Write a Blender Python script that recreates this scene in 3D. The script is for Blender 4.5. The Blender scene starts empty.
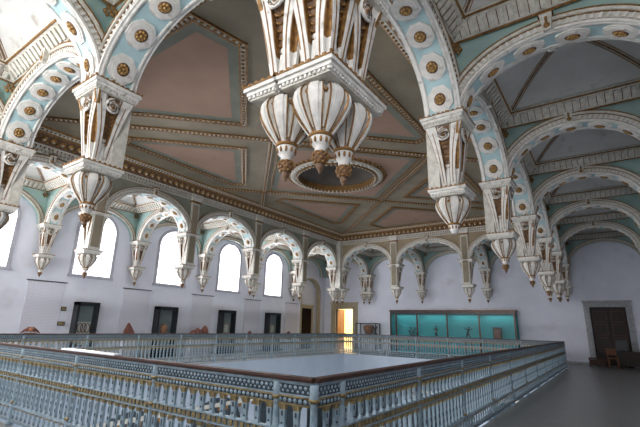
import bpy, math, random
from mathutils import Vector, Matrix
PI = math.pi
R = math.radians
rnd = random.Random(7)
scn = bpy.context.scene
COL = scn.collection

# ------------------------------------------------------------------ materials
def mat(name, c1, c2=None, scale=4.0, rough=.6, metal=0.0, bump=0.0, bscale=30.0, detail=5, emit=None, estr=0, spec=.4, c3=None, s3=1.2):
    m = bpy.data.materials.new(name); m.use_nodes = True
    nt = m.node_tree; b = nt.nodes['Principled BSDF']
    b.inputs['Roughness'].default_value = rough
    b.inputs['Metallic'].default_value = metal
    b.inputs['Specular IOR Level'].default_value = spec
    tc = nt.nodes.new('ShaderNodeTexCoord')
    if c2 is None:
        b.inputs['Base Color'].default_value = (*c1, 1)
    else:
        n = nt.nodes.new('ShaderNodeTexNoise'); n.inputs['Scale'].default_value = scale; n.inputs['Detail'].default_value = detail
        nt.links.new(tc.outputs['Object'], n.inputs['Vector'])
        r = nt.nodes.new('ShaderNodeValToRGB')
        r.color_ramp.elements[0].position = .35; r.color_ramp.elements[1].position = .65
        r.color_ramp.elements[0].color = (*c2, 1); r.color_ramp.elements[1].color = (*c1, 1)
        nt.links.new(n.outputs['Fac'], r.inputs['Fac'])
        out = r.outputs['Color']
        if c3 is not None:
            n3 = nt.nodes.new('ShaderNodeTexNoise'); n3.inputs['Scale'].default_value = s3; n3.inputs['Detail'].default_value = 8
            nt.links.new(tc.outputs['Object'], n3.inputs['Vector'])
            r3 = nt.nodes.new('ShaderNodeValToRGB'); r3.color_ramp.elements[0].position = .62; r3.color_ramp.elements[1].position = .74
            nt.links.new(n3.outputs['Fac'], r3.inputs['Fac'])
            mx = nt.nodes.new('ShaderNodeMix'); mx.data_type = 'RGBA'
            nt.links.new(r3.outputs['Color'], mx.inputs[0]); nt.links.new(out, mx.inputs[6]); mx.inputs[7].default_value = (*c3, 1)
            out = mx.outputs[2]
        nt.links.new(out, b.inputs['Base Color'])
    if bump:
        n2 = nt.nodes.new('ShaderNodeTexNoise'); n2.inputs['Scale'].default_value = bscale; n2.inputs['Detail'].default_value = 6
        nt.links.new(tc.outputs['Object'], n2.inputs['Vector'])
        bp = nt.nodes.new('ShaderNodeBump'); bp.inputs['Strength'].default_value = bump; bp.inputs['Distance'].default_value = .02
        nt.links.new(n2.outputs['Fac'], bp.inputs['Height']); nt.links.new(bp.outputs['Normal'], b.inputs['Normal'])
    if emit:
        b.inputs['Emission Color'].default_value = (*emit, 1); b.inputs['Emission Strength'].default_value = estr
    return m

M = {}
M['wall'] = mat('lime_plaster', (.67, .69, .77), (.62, .64, .72), 1.2, .8, bump=.1, c3=(.55, .54, .60), s3=.8)
M['white'] = mat('white_stucco', (.72, .70, .66), (.58, .57, .53), 9, .55, bump=.25, bscale=60, c3=(.36, .33, .29), s3=7)
M['ivory'] = mat('ivory_moulding', (.62, .60, .54), (.46, .44, .38), 12, .6, bump=.2, bscale=60)
M['gold'] = mat('aged_gilding', (.32, .17, .05), (.15, .075, .025), 18, .45, .35, bump=.3, bscale=50)
M['goldlight'] = mat('bright_gilding', (.34, .26, .12), (.16, .12, .06), 25, .4, .4, bump=.3, bscale=50)
M['brown'] = mat('brown_gilt_ground', (.20, .11, .06), (.10, .055, .03), 14, .6, .1)
M['teal'] = mat('sage_teal_plaster', (.33, .46, .43), (.27, .40, .37), 2.5, .8, bump=.1, c3=(.33, .44, .41), s3=2)
M['sky'] = mat('pale_blue_paint', (.42, .58, .60), (.36, .51, .53), 6, .7, bump=.1)
M['vault'] = mat('vault_plaster', (.52, .52, .50), (.46, .46, .44), 2, .85, c3=(.34, .32, .29), s3=2.2)
M['hall'] = mat('hall_sage_beige', (.30, .31, .25), (.24, .25, .20), 2.5, .8, bump=.1)
M['hallwarm'] = mat('hall_warmlit_beige', (.36, .29, .19), (.29, .23, .15), 2.5, .8, bump=.1)  # warm light on the far arcade's hall face, put into the colour
M['pink'] = mat('faded_rose_ceiling', (.37, .235, .17), (.31, .195, .14), .9, .85, c3=(.25, .175, .15), s3=1.1)
M['band'] = mat('greige_ceiling_band', (.29, .245, .175), (.23, .195, .14), 1.5, .85)
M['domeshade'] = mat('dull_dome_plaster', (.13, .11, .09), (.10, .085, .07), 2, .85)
M['bluegrey'] = mat('blue_grey_border', (.21, .215, .175), (.17, .175, .14), 2, .85)
M['iron'] = mat('pale_blue_iron', (.27, .36, .42), (.17, .24, .285), 14, .45, bump=.2, bscale=40, c3=(.14, .17, .19), s3=9)
M['irondark'] = mat('blue_grey_iron', (.16, .22, .26), (.10, .14, .17), 14, .45)
M['ironblack'] = mat('dark_iron_ground', (.04, .055, .07), (.025, .035, .045), 14, .5)
M['goldbright'] = mat('gilded_rosette', (.52, .33, .11), (.26, .14, .05), 30, .4, .4, bump=.3, bscale=50)
M['rail'] = mat('brown_wood_handrail', (.07, .030, .020), (.04, .018, .013), 8, .6, bump=.1)
M['floor'] = None
M['stone'] = mat('grey_stone_frame', (.36, .37, .38), (.27, .28, .29), 9, .7, bump=.25)
M['tanstone'] = mat('tan_stone_frame', (.44, .38, .27), (.33, .28, .20), 9, .7, bump=.25)
M['black'] = mat('black_lacquer', (.012, .014, .018), None, rough=.3)
M['darkwood'] = mat('dark_carved_wood', (.022, .011, .008), (.012, .006, .005), 12, .55, bump=.2)
M['mahogany'] = mat('dark_mahogany', (.016, .006, .004), (.010, .004, .003), 12, .7, spec=.1)
M['redwood'] = mat('red_brown_wood', (.06, .018, .011), (.035, .011, .008), 10, .5, bump=.15)
M['orangewood'] = mat('orange_brown_wood', (.17, .065, .025), (.12, .045, .018), 10, .4)
M['tealcase'] = mat('turquoise_lining', (.035, .34, .37), (.03, .30, .33), 1.5, .8)
M['bronze'] = mat('bronze_frame', (.07, .04, .028), (.04, .022, .016), 6, .3, .7)
M['frag'] = mat('red_brown_stone', (.22, .08, .055), (.09, .035, .03), 14, .7, bump=.5)
M['terracotta'] = mat('terracotta', (.42, .20, .11), (.20, .09, .05), 12, .7, bump=.4)
M['darkmetal'] = mat('dark_patina_bronze', (.03, .03, .028), None, rough=.4, metal=.6)
M['panelgrey'] = mat('grey_printed_panel', (.50, .50, .56), (.47, .47, .53), 3, .7)
M['ink'] = mat('grey_print', (.36, .36, .42), None, rough=.8)
M['whiteboard'] = mat('white_board', (.9, .9, .92), None, rough=.3)
M['fascia'] = mat('court_white_stucco', (.38, .44, .52), (.33, .39, .47), 1.0, .8)
M['lowshade'] = mat('lower_gallery_shade', (.09, .12, .14), (.06, .08, .10), 3, .6)  # dark colour stands in for shade behind the court arches
M['courtfloor'] = mat('court_marble', (.55, .57, .60), (.48, .50, .53), .6, .5)
M['frame'] = mat('window_surround', (.42, .42, .47), (.36, .36, .41), 5, .7)
M['muntin'] = mat('white_lead_tracery', (.30, .26, .36), None, rough=.6)
M['warm'] = mat('warm_ochre_plaster', (.85, .76, .50), (.80, .70, .45), 2, .8)
M['mosaic'] = mat('mosaic_tesserae', (.45, .38, .30), (.16, .09, .07), 22, .7, bump=.3)
M['casegrey'] = mat('grey_case_lining', (.22, .24, .24), None, rough=.8)
M['cream'] = mat('cream_card', (.55, .53, .48), None, rough=.7)

def glass(name, tint=(.9, .95, .97), t=.9, rg_=.05):
    m = bpy.data.materials.new(name); m.use_nodes = True; nt = m.node_tree; nt.nodes.clear()
    o = nt.nodes.new('ShaderNodeOutputMaterial'); mx = nt.nodes.new('ShaderNodeMixShader')
    tr = nt.nodes.new('ShaderNodeBsdfTransparent'); tr.inputs[0].default_value = (*tint, 1)
    gl = nt.nodes.new('ShaderNodeBsdfGlossy'); gl.inputs['Roughness'].default_value = rg_
    mx.inputs[0].default_value = 1 - t
    nt.links.new(tr.outputs[0], mx.inputs[1]); nt.links.new(gl.outputs[0], mx.inputs[2]); nt.links.new(mx.outputs[0], o.inputs[0])
    return m
M['glass'] = glass('clear_glass', (.97, .98, 1.0), .97)
M['caseglass'] = glass('case_glass', (.94, .97, .97), .985, .35)

def floor_mat():
    m = bpy.data.materials.new('polished_stone_floor'); m.use_nodes = True; nt = m.node_tree; b = nt.nodes['Principled BSDF']
    tc = nt.nodes.new('ShaderNodeTexCoord')
    br = nt.nodes.new('ShaderNodeTexBrick'); br.offset = 0; br.inputs['Scale'].default_value = 1.0
    br.inputs['Brick Width'].default_value = .6; br.inputs['Row Height'].default_value = .6; br.inputs['Mortar Size'].default_value = .004
    br.inputs['Color1'].default_value = (.24, .245, .24, 1); br.inputs['Color2'].default_value = (.27, .27, .26, 1); br.inputs['Mortar'].default_value = (.20, .20, .195, 1)
    n = nt.nodes.new('ShaderNodeTexNoise'); n.inputs['Scale'].default_value = 3; n.inputs['Detail'].default_value = 8
    mx = nt.nodes.new('ShaderNodeMix'); mx.data_type = 'RGBA'; mx.blend_type = 'MULTIPLY'; mx.inputs[0].default_value = .35
    nt.links.new(tc.outputs['Object'], br.inputs['Vector']); nt.links.new(tc.outputs['Object'], n.inputs['Vector'])
    nt.links.new(br.outputs['Color'], mx.inputs[6]); nt.links.new(n.outputs['Fac'], mx.inputs[7])
    nt.links.new(mx.outputs[2], b.inputs['Base Color']); b.inputs['Roughness'].default_value = .32
    return m
M['floor'] = floor_mat()
def printed_mat():
    m = bpy.data.materials.new('grey_printed_text'); m.use_nodes = True; nt = m.node_tree; b_ = nt.nodes['Principled BSDF']
    tc = nt.nodes.new('ShaderNodeTexCoord'); sp = nt.nodes.new('ShaderNodeSeparateXYZ'); cb_ = nt.nodes.new('ShaderNodeCombineXYZ')
    nt.links.new(tc.outputs['Object'], sp.inputs[0]); nt.links.new(sp.outputs['X'], cb_.inputs['X']); nt.links.new(sp.outputs['Z'], cb_.inputs['Y'])
    br = nt.nodes.new('ShaderNodeTexBrick'); br.offset = .37; br.inputs['Scale'].default_value = 1; br.inputs['Brick Width'].default_value = .12; br.inputs['Row Height'].default_value = .055
    br.inputs['Mortar Size'].default_value = .016; br.inputs['Mortar Smooth'].default_value = .1
    br.inputs['Color1'].default_value = (.48, .48, .55, 1); br.inputs['Color2'].default_value = (.51, .51, .58, 1); br.inputs['Mortar'].default_value = (.60, .60, .67, 1)
    nt.links.new(cb_.outputs[0], br.inputs['Vector']); nt.links.new(br.outputs['Color'], b_.inputs['Base Color']); b_.inputs['Roughness'].default_value = .8
    return m
M['printed'] = printed_mat()

# ------------------------------------------------------------------ mesh builder
class MB:
    def __init__(s, *mats):
        s.v = []; s.f = []; s.m = []; s.s = []; s.mats = list(mats) or ['white']
    def mi(s, name):
        if name not in s.mats: s.mats.append(name)
        return s.mats.index(name)
    def add(s, vs, fs, m=None, smooth=False):
        o = len(s.v); s.v += [tuple(p) for p in vs]; k = s.mi(m) if m else 0
        for f in fs:
            s.f.append([i + o for i in f]); s.m.append(k); s.s.append(smooth)
        return s
    def box(s, x0, x1, y0, y1, z0, z1, m=None):
        vs = [(x, y, z) for z in (z0, z1) for y in (y0, y1) for x in (x0, x1)]
        return s.add(vs, [(0, 2, 3, 1), (4, 5, 7, 6), (0, 1, 5, 4), (2, 6, 7, 3), (0, 4, 6, 2), (1, 3, 7, 5)], m)
    def frustum(s, hx0, hy0, z0, hx1, hy1, z1, m=None, cx=0, cy=0):
        vs = [(cx + sx * h[0], cy + sy * h[1], z) for h, z in (((hx0, hy0), z0), ((hx1, hy1), z1)) for sy in (-1, 1) for sx in (-1, 1)]
        return s.add(vs, [(0, 2, 3, 1), (4, 5, 7, 6), (0, 1, 5, 4), (2, 6, 7, 3), (0, 4, 6, 2), (1, 3, 7, 5)], m)
    def lathe(s, prof, n=16, m=None, c=(0, 0), smooth=True, mod=None, axis=None):
        vs = []
        for (r, z) in prof:
            for k in range(n):
                a = 2 * PI * k / n; rr = r * (mod(a, z) if mod else 1)
                vs.append((c[0] + rr * math.cos(a), c[1] + rr * math.sin(a), z))
        fs = []
        for i in range(len(prof) - 1):
            for k in range(n):
                fs.append((i * n + k, i * n + (k + 1) % n, (i + 1) * n + (k + 1) % n, (i + 1) * n + k))
        fs.append(tuple(reversed(range(n)))); fs.append(tuple(range((len(prof) - 1) * n, len(prof) * n)))
        if axis: vs = [axis @ Vector(p) for p in vs]
        return s.add(vs, fs, m, smooth)
    def strip(s, path, side, nrm, w, h, m=None, smooth=False):
        # rectangular section swept along path; side / nrm / w / h may be lists
        n = len(path); vs = []
        for i, p in enumerate(path):
            p = Vector(p); sd = Vector(side[i] if isinstance(side, list) else side); nn = Vector(nrm[i] if isinstance(nrm, list) else nrm)
            ww = w[i] if isinstance(w, list) else w; hh = h[i] if isinstance(h, list) else h
            vs += [p - sd * ww / 2, p + sd * ww / 2, p + sd * ww / 2 + nn * hh, p - sd * ww / 2 + nn * hh]
        fs = [(0, 1, 2, 3), tuple((n - 1) * 4 + k for k in (3, 2, 1, 0))]
        for i in range(n - 1):
            a = i * 4; b = a + 4
            for k in range(4):
                fs.append((a + (k + 1) % 4, a + k, b + k, b + (k + 1) % 4))
        return s.add(vs, fs, m, smooth)
    def tube(s, path, r, n=6, m=None):
        P = [Vector(p) for p in path]; vs = []
        for i, p in enumerate(P):
            t = (P[min(i + 1, len(P) - 1)] - P[max(i - 1, 0)]).normalized()
            u = t.cross(Vector((0, 0, 1)));
            if u.length < .05: u = t.cross(Vector((0, 1, 0)))
            u.normalize(); w = t.cross(u); rr = r[i] if isinstance(r, list) else r
            for k in range(n):
                a = 2 * PI * k / n; vs.append(p + (u * math.cos(a) + w * math.sin(a)) * rr)
        fs = [tuple(range(n)), tuple(reversed(range((len(P) - 1) * n, len(P) * n)))]
        for i in range(len(P) - 1):
            for k in range(n):
                fs.append((i * n + (k + 1) % n, i * n + k, (i + 1) * n + k, (i + 1) * n + (k + 1) % n))
        return s.add(vs, fs, m, True)
    def ball(s, c, rx, ry=None, rz=None, m=None, n=8):
        ry = ry or rx; rz = rz or rx
        prof = [(max(math.sin(PI * i / (n // 2 + 1)), 1e-3), -math.cos(PI * i / (n // 2 + 1))) for i in range(n // 2 + 2)]
        mt = Matrix.Translation(c) @ Matrix.Diagonal((rx, ry, rz, 1))
        return s.lathe(prof, n, m, axis=mt)
    def prism(s, poly, z0, z1, m=None, tf=None):
        n = len(poly); vs = [(x, y, z0) for x, y in poly] + [(x, y, z1) for x, y in poly]
        fs = [tuple(reversed(range(n))), tuple(range(n, 2 * n))] + [(i, (i + 1) % n, n + (i + 1) % n, n + i) for i in range(n)]
        if tf: vs = [tf @ Vector(p) for p in vs]
        return s.add(vs, fs, m)
    def mesh(s, name):
        me = bpy.data.meshes.new(name); me.from_pydata([tuple(v) for v in s.v], [], s.f); me.update()
        for k in s.mats: me.materials.append(M[k])
        me.polygons.foreach_set('material_index', s.m); me.polygons.foreach_set('use_smooth', s.s)
        return me
    def build(s, name, parent=None, **kw):
        return link(name, s.mesh(name), parent, **kw)

def link(name, me, parent=None, loc=None, rot=None, scale=None, **tags):
    o = bpy.data.objects.new(name, me); COL.objects.link(o)
    if parent: o.parent = parent
    if loc: o.location = loc
    if rot is not None: o.rotation_euler = rot if isinstance(rot, tuple) else (0, 0, rot)
    if scale: o.scale = (scale,) * 3 if not isinstance(scale, tuple) else scale
    for k, v in tags.items(): o[k] = v
    return o
def thing(name, label, cat, loc=(0, 0, 0), rz=0, group=None, scale=None):
    o = link(name, None, loc=loc, rot=rz, scale=scale); o['label'] = label; o['category'] = cat
    if group: o['group'] = group
    return o
def struct(mb, name):
    return mb.build(name, kind='structure')
ORD = ['first', 'second', 'third', 'fourth', 'fifth', 'sixth', 'seventh']

# ------------------------------------------------------------------ dimensions
a, b = 3.858, 4.07
L, W = 19.29, 12.21
YL, XB, YR, XF = 16.0, 23.45, -3.8, -3.9       # faces of the outer walls
ZT, ZS = 2.90, 5.14                            # pendant tip, arch springing
ZD0, ZD1 = 6.48, 6.76                          # aisle dentil cornice
ZC = 7.18                                      # central ceiling
AH = .28                                       # half thickness of arches
RISE = 1.14; RT = 1.12; AT = .21

# ------------------------------------------------------------------ floors and court
F = MB('floor', 'wall')
vx0, vx1, vy0, vy1 = .2, 19.9, .14, 12.06
e = .0
for (x0, x1, y0, y1) in ((XF, XB, YR, vy0 + e), (XF, XB, vy1 - e, YL), (XF, vx0 + e, vy0 + e, vy1 - e), (vx1 - e, XB, vy0 + e, vy1 - e)):
    F.box(x0, x1, y0, y1, -.35, 0, 'floor')
struct(F, 'floor')
CB = -5.6
MB('courtfloor').box(-1, 21, -1, 13.5, CB - .2, CB).build('floor_court', kind='structure')

def arch_wall(mb, u0, u1, z0, z1, opens, thick, tf, mface, mrev=None, seg=12):
    """opens: (ua, ub, zbottom, zspring, rise). tf maps (u, d, z) to world; d=0 inner face, d=thick outer face."""
    mrev = mrev or mface
    def q(pts, m): mb.add([tf(*p) for p in pts], [tuple(range(len(pts)))], m)
    cuts = [u0]
    for o in sorted(opens):
        ua, ub, zb, zs, rise = o
        for d in (0, thick):
            if ua > cuts[-1]: q([(cuts[-1], d, z0), (ua, d, z0), (ua, d, z1), (cuts[-1], d, z1)], mface)
            if zb > z0: q([(ua, d, z0), (ub, d, z0), (ub, d, zb), (ua, d, zb)], mface)
        c = (ua + ub) / 2; h = (ub - ua) / 2
        us = [c - h * math.cos(PI * k / seg) for k in range(seg + 1)]
        zz = [zs + rise * math.sin(PI * k / seg) for k in range(seg + 1)]
        if rise <= 0: us = [ua, ub]; zz = [zs, zs]
        for k in range(len(us) - 1):
            for d in (0, thick):
                q([(us[k], d, zz[k]), (us[k + 1], d, zz[k + 1]), (us[k + 1], d, z1), (us[k], d, z1)], mface)
            q([(us[k], 0, zz[k]), (us[k + 1], 0, zz[k + 1]), (us[k + 1], thick, zz[k + 1]), (us[k], thick, zz[k])], mrev)
        q([(ua, 0, zb), (ua, thick, zb), (ua, thick, zs), (ua, 0, zs)], mrev)
        q([(ub, 0, zb), (ub, thick, zb), (ub, thick, zs), (ub, 0, zs)], mrev)
        q([(ua, 0, zb), (ub, 0, zb), (ub, thick, zb), (ua, thick, zb)], mrev)
        cuts.append(ub)
    for d in (0, thick):
        q([(cuts[-1], d, z0), (u1, d, z0), (u1, d, z1), (cuts[-1], d, z1)], mface)
    for d in ((u0), (u1)):
        q([(d, 0, z0), (d, thick, z0), (d, thick, z1), (d, 0, z1)], mface)

# court walls below the gallery, with arcades
cw = [('left', lambda u, d, z: (u, vy1 - .012 + d, z), vx0, vx1), ('right', lambda u, d, z: (u, vy0 + .012 - d, z), vx0, vx1),
      ('front', lambda u, d, z: (vx0 + .012 - d, u, z), vy0, vy1), ('back', lambda u, d, z: (vx1 - .012 + d, u, z), vy0, vy1)]
for nm, tf, u0, u1 in cw:
    m = MB('fascia', 'ivory'); n = 5 if u1 - u0 > 15 else 3; w = (u1 - u0) / n
    arch_wall(m, u0, u1, CB, -.012, [(u0 + w * k + .3, u0 + w * (k + 1) - .3, CB, -2.6, 1.2) for k in range(n)], .35, tf, 'fascia')
    for z0, z1, dd in ((-1.75, -1.60, -.05),):
        p = [tf(u0, dd, z0), tf(u1, dd, z0), tf(u1, .02, z0), tf(u0, .02, z0), tf(u0, dd, z1), tf(u1, dd, z1), tf(u1, .02, z1), tf(u0, .02, z1)]
        m.add(p, [(0, 1, 2, 3), (4, 5, 6, 7), (0, 1, 5, 4), (2, 3, 7, 6), (0, 3, 7, 4), (1, 2, 6, 5)], 'ivory')
    k = u0 + .2
    while k < u1 - .2:
        p = [tf(k + du, dd, z) for z in (-1.9, -1.75) for du, dd in ((0, -.05), (.12, -.05), (.12, .01), (0, .01))]
        m.add(p, [(0, 1, 2, 3), (4, 5, 6, 7), (0, 1, 5, 4), (2, 3, 7, 6), (0, 3, 7, 4), (1, 2, 6, 5)], 'gold'); k += .4
    struct(m, 'wall_court_' + nm)
# lower gallery back walls (seen through the court arches)
m = MB('lowshade')
lowX = [(2 + 4 * k, 4.6 + 4 * k, -4.6, -1.2, 0) for k in range(5)]; lowY = [(.5 + 4 * k, 3.1 + 4 * k, -4.6, -1.2, 0) for k in range(3)]  # unseen openings added to let fill light into the court
arch_wall(m, XF, XB, CB - .3, -.34, [], .2, lambda u, d, z: (u, YL - d, z), 'lowshade'); arch_wall(m, XF, XB, CB - .3, -.34, lowX, .2, lambda u, d, z: (u, YR + d, z), 'lowshade')
arch_wall(m, YR, YL, CB - .3, -.34, lowY, .2, lambda u, d, z: (XF + d, u, z), 'lowshade'); arch_wall(m, YR, YL, CB - .3, -.34, [], .2, lambda u, d, z: (XB - d, u, z), 'lowshade')
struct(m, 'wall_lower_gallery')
MB('lowshade').box(XF, XB, YR, YL, CB - .45, CB - .21).build('floor_lower_gallery', kind='structure')

# ------------------------------------------------------------------ outer walls
ZR = 7.75
TH = .35
win = [((i + .5) * a + .12 - .78, (i + .5) * a + .12 + .78, 3.40, 5.27, .78) for i in range(-1, 5)]
niche = (20.55, 22.75, .0, 4.0, .85)
m = MB('wall')
arch_wall(m, XF - TH, XB + TH, -.3, ZR, win + [niche], TH, lambda u, d, z: (u, YL + d, z), 'wall', seg=20)
struct(m, 'wall_left')
doorC = (13.5, 14.96, 0, 2.82, 0)
doorR = (-2.45, -.9, 0, 2.88, 0)
m = MB('wall'); arch_wall(m, YR - TH, YL + TH, -.3, ZR, [doorC, doorR], TH, lambda u, d, z: (XB + d, u, z), 'wall'); struct(m, 'wall_back')
m = MB('wall'); arch_wall(m, XF - TH, XB + TH, -.3, ZR, [], TH, lambda u, d, z: (u, YR - d, z), 'wall'); struct(m, 'wall_right')
fwin = [((j + .5) * b - .78, (j + .5) * b + .78, 3.0, 5.27, .78) for j in range(-1, 4)]
m = MB('wall'); arch_wall(m, YR - TH, YL + TH, -.3, ZR, fwin, TH, lambda u, d, z: (XF - d, u, z), 'wall', seg=20); struct(m, 'wall_front')
MB('wall').box(XF - TH, XB + TH, YR - TH, YL + TH, ZR, ZR + .2).build('ceiling_sky_block', kind='structure')  # unseen slab added over the ceilings to block sky light

def window_unit(n, tf, w):
    ua, ub, zb, zs, rise = w; c = (ua + ub) / 2; h = (ub - ua) / 2
    o = MB('frame')
    # projecting surround
    path = [(ua, zb)] + [(c - h * math.cos(PI * k / 24), zs + rise * math.sin(PI * k / 24)) for k in range(25)] + [(ub, zb)]
    def off(p, d):
        u, z = p
        if z <= zs: return (u + (-d if u < c else d), z)
        return (c + (u - c) * (h + d) / h, zs + (z - zs) * (rise + d) / rise)
    for i in range(len(path) - 1):
        p, q = path[i], path[i + 1]; P, Q = off(p, .13), off(q, .13)
        v = [tf(*x) for x in ((p[0], -.03, p[1]), (q[0], -.03, q[1]), (Q[0], -.03, Q[1]), (P[0], -.03, P[1]), (p[0], .04, p[1]), (q[0], .04, q[1]), (Q[0], .02, Q[1]), (P[0], .02, P[1]))]
        o.add(v, [(0, 1, 2, 3), (0, 1, 5, 4), (3, 2, 6, 7)], 'frame')
    v = [tf(u, d, z) for z in (zb - .12, zb) for u, d in ((ua - .16, -.07), (ub + .16, -.07), (ub + .16, .25), (ua - .16, .25))]
    o.add(v, [(0, 1, 2, 3), (4, 5, 6, 7), (0, 1, 5, 4), (2, 3, 7, 6), (0, 3, 7, 4), (1, 2, 6, 5)], 'frame')
    wo = o.build('window_%d' % n, kind='structure')
    g = MB('glass')
    pts = [tf(u, .24, z) for u, z in path]; g.add(pts, [tuple(range(len(pts)))], 'glass')
    g.build('glass_pane', wo)
    t = MB('muntin'); D = .22
    def line(p, q, r=.018): t.tube([tf(p[0], D, p[1]), tf(q[0], D, q[1])], r, 5, 'muntin')
    for i in range(len(path) - 1): line(path[i], path[i + 1], .028)
    for k in range(1, 5):
        z = zb + (zs - zb) * k / 4.5; line((ua, z), (ub, z), .018)
    for s_ in (-.42, .42): line((c + s_, zb), (c + s_, zs + .3), .018)
    # curved tracery in the head
    arc = [(c + .42 * math.cos(PI * k / 12), zs + .05 + .5 * math.sin(PI * k / 12)) for k in range(13)]
    for i in range(12): line(arc[i], arc[i + 1], .018)
    arc = [(c + .16 * math.cos(PI * k / 6), zs + .1 + .16 * math.sin(PI * k / 6)) for k in range(13)]
    for i in range(12): line(arc[i], arc[i + 1], .018)
    t.build('tracery', wo)
    return wo
k = 1
for w in win: window_unit(k, lambda u, d, z: (u, YL + d, z), w); k += 1
for w in fwin: window_unit(k, lambda u, d, z: (XF - d, u, z), w); k += 1

# ------------------------------------------------------------------ hanging pendants
def spow(t, p): return t ** p
def body_hw(t):        # half width of the console body, t 0 bottom .. 1 top
    return .125 + .185 * (t ** 2.2) * (1.25 - .25 * t)
Z0, Z1 = .94, 2.07
def make_body(faces=((0, 1), (1, 0), (-1, 0))):
    m = MB('white', 'gold', 'brown', 'ivory')
    N = 10; zs = [Z0 + (Z1 - Z0) * i / N for i in range(N + 1)]; hw = [body_hw(i / N) for i in range(N + 1)]
    vs = []
    for i in range(N + 1):
        h = hw[i] * .80
        vs += [(-h, -h, zs[i]), (h, -h, zs[i]), (h, h, zs[i]), (-h, h, zs[i])]
    fs = []
    for i in range(N):
        for k in range(4): fs.append((i * 4 + k, i * 4 + (k + 1) % 4, i * 4 + 4 + (k + 1) % 4, i * 4 + 4 + k))
    m.add(vs, fs, 'ivory')
    for (nx, ny) in faces:
        n = Vector((nx, ny, 0)); s = Vector((-ny, nx, 0))
        def P(i, u, d): h = hw[i]; return n * (h * .80 + d) + s * (h * u) + Vector((0, 0, zs[i]))
        # dark gilt ground recessed between the ribs
        m.strip([P(i, 0, .002) for i in range(4, N + 1)], s, n, [h * .62 for h in hw[4:]], .006, 'brown')
        m.strip([P(i, 0, 0) for i in range(0, 5)], s, n, .05, [.05, .05, .045, .03, .01], 'white')
        bul = [.03 + .055 * math.sin(PI * min(1, i / N * 1.05)) for i in range(N + 1)]
        for sg in (-1, 1):
            off = [.60 + .12 * (i / N) for i in range(N + 1)]
            m.strip([P(i, off[i] * sg, 0) for i in range(N + 1)], s, n, [max(.085, h * .56) for h in hw], bul, 'white')
            m.strip([P(i, (off[i] - .29) * sg, 0) for i in range(3, N + 1)], s, n, .014, [q * .9 for q in bul[3:]], 'gold')
            m.strip([P(i, (off[i] + .29) * sg, 0) for i in range(3, N + 1)], s, n, .014, [q * .9 for q in bul[3:]], 'gold')
            m.strip([P(i, off[i] * sg, bul[i]) for i in range(1, N)], s, n, .012, .006, 'gold')
        # volute at the top of the face
        c = n * (hw[9] * .80 + .045) + Vector((0, 0, Z1 - .17))
        sp = []
        for k in range(30):
            th = .5 * PI + 4.6 * PI * k / 29; r = .120 * (1 - k / 32)
            sp.append(c + s * (r * math.cos(th)) + Vector((0, 0, r * math.sin(th))))
        m.tube(sp, [.026 * (1 - .5 * k / 29) for k in range(30)], 6, 'white')
        m.tube([p + n * .02 for p in sp[::2]], .007, 4, 'gold')
        m.ball(c, .026, m='gold', n=6)
        # gilded acanthus leaves under the volute, alternating sides
        for k in range(6):
            z = Z1 - .33 - .085 * k; i = min(N, max(0, int((z - Z0) / (Z1 - Z0) * N))); h = hw[i]; q = 1 - k / 9
            for sg in (-1, 1):
                c0 = n * (h * .80 + .012) + Vector((0, 0, z)); tip = c0 + s * (sg * .085 * q) + Vector((0, 0, .06 * q)) + n * .02
                m.tube([c0, c0 + s * (sg * .05 * q) + Vector((0, 0, .01)) + n * .02, tip], [.010, .022 * q, .006], 5, 'gold')
    return m
def make_bulb():
    m = MB('white', 'gold', 'ivory', 'brown')
    prof = [(.07, .33), (.075, .40), (.11, .48), (.15, .58), (.165, .68), (.15, .79)]
    m.lathe(prof, 16, 'brown')
    rp = [(.088, .36), (.125, .41), (.19, .50), (.245, .60), (.27, .68), (.262, .74), (.23, .79), (.19, .80)]
    for k in range(8):
        an = PI / 4 * k + PI / 8; r = Vector((math.cos(an), math.sin(an), 0)); t = Vector((-math.sin(an), math.cos(an), 0))
        path = [r * (q - .06) + Vector((0, 0, z)) for q, z in rp]
        m.strip(path, t, r, [q * .52 for q, z in rp], .06, 'white')
        m.strip([p + r * .06 for p in path[:-1]], t, r, [q * .22 for q, z in rp[:-1]], .014, 'white')
        for sg in (-1, 1): m.strip([p + t * (sg * q * .26) + r * .045 for p, (q, z) in zip(path, rp)], t, r, .010, .018, 'gold')
        an2 = an + PI / 8; r2 = Vector((math.cos(an2), math.sin(an2), 0)); t2 = Vector((-math.sin(an2), math.cos(an2), 0))
        m.strip([r2 * (q * .62) + Vector((0, 0, z)) for q, z in rp[1:-1]], t2, r2, .06, .04, 'ivory')
        m.ball(r2 * .225 + Vector((0, 0, .72)), .022, m='gold', n=6)
    return m
def make_neck():
    m = MB('white', 'gold')
    m.lathe([(.095, .345), (.112, .355), (.112, .375), (.09, .385)], 16, 'gold')
    m.lathe([(.045, .21), (.055, .225), (.050, .25), (.075, .27), (.095, .345)], 14, 'white')
    for k in range(10):
        an = 2 * PI * k / 10; m.ball((.085 * math.cos(an), .085 * math.sin(an), .31), .014, .014, .032, 'gold', 6)
    return m
def make_finial():
    m = MB('brown', 'gold')
    prof = [(.035, .22), (.060, .20), (.072, .17), (.066, .14), (.048, .105), (.03, .085), (.038, .07), (.028, .045), (.014, .03), (.018, .015), (.002, 0)]
    m.lathe(list(reversed(prof)), 14, 'brown')
    for j, (r, z) in enumerate(((.062, .195), (.072, .168), (.064, .138), (.048, .11))):
        for k in range(8):
            an = 2 * PI * (k + .5 * (j % 2)) / 8; m.ball((r * math.cos(an), r * math.sin(an), z), .0155, m='gold', n=6)
    return m
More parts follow.
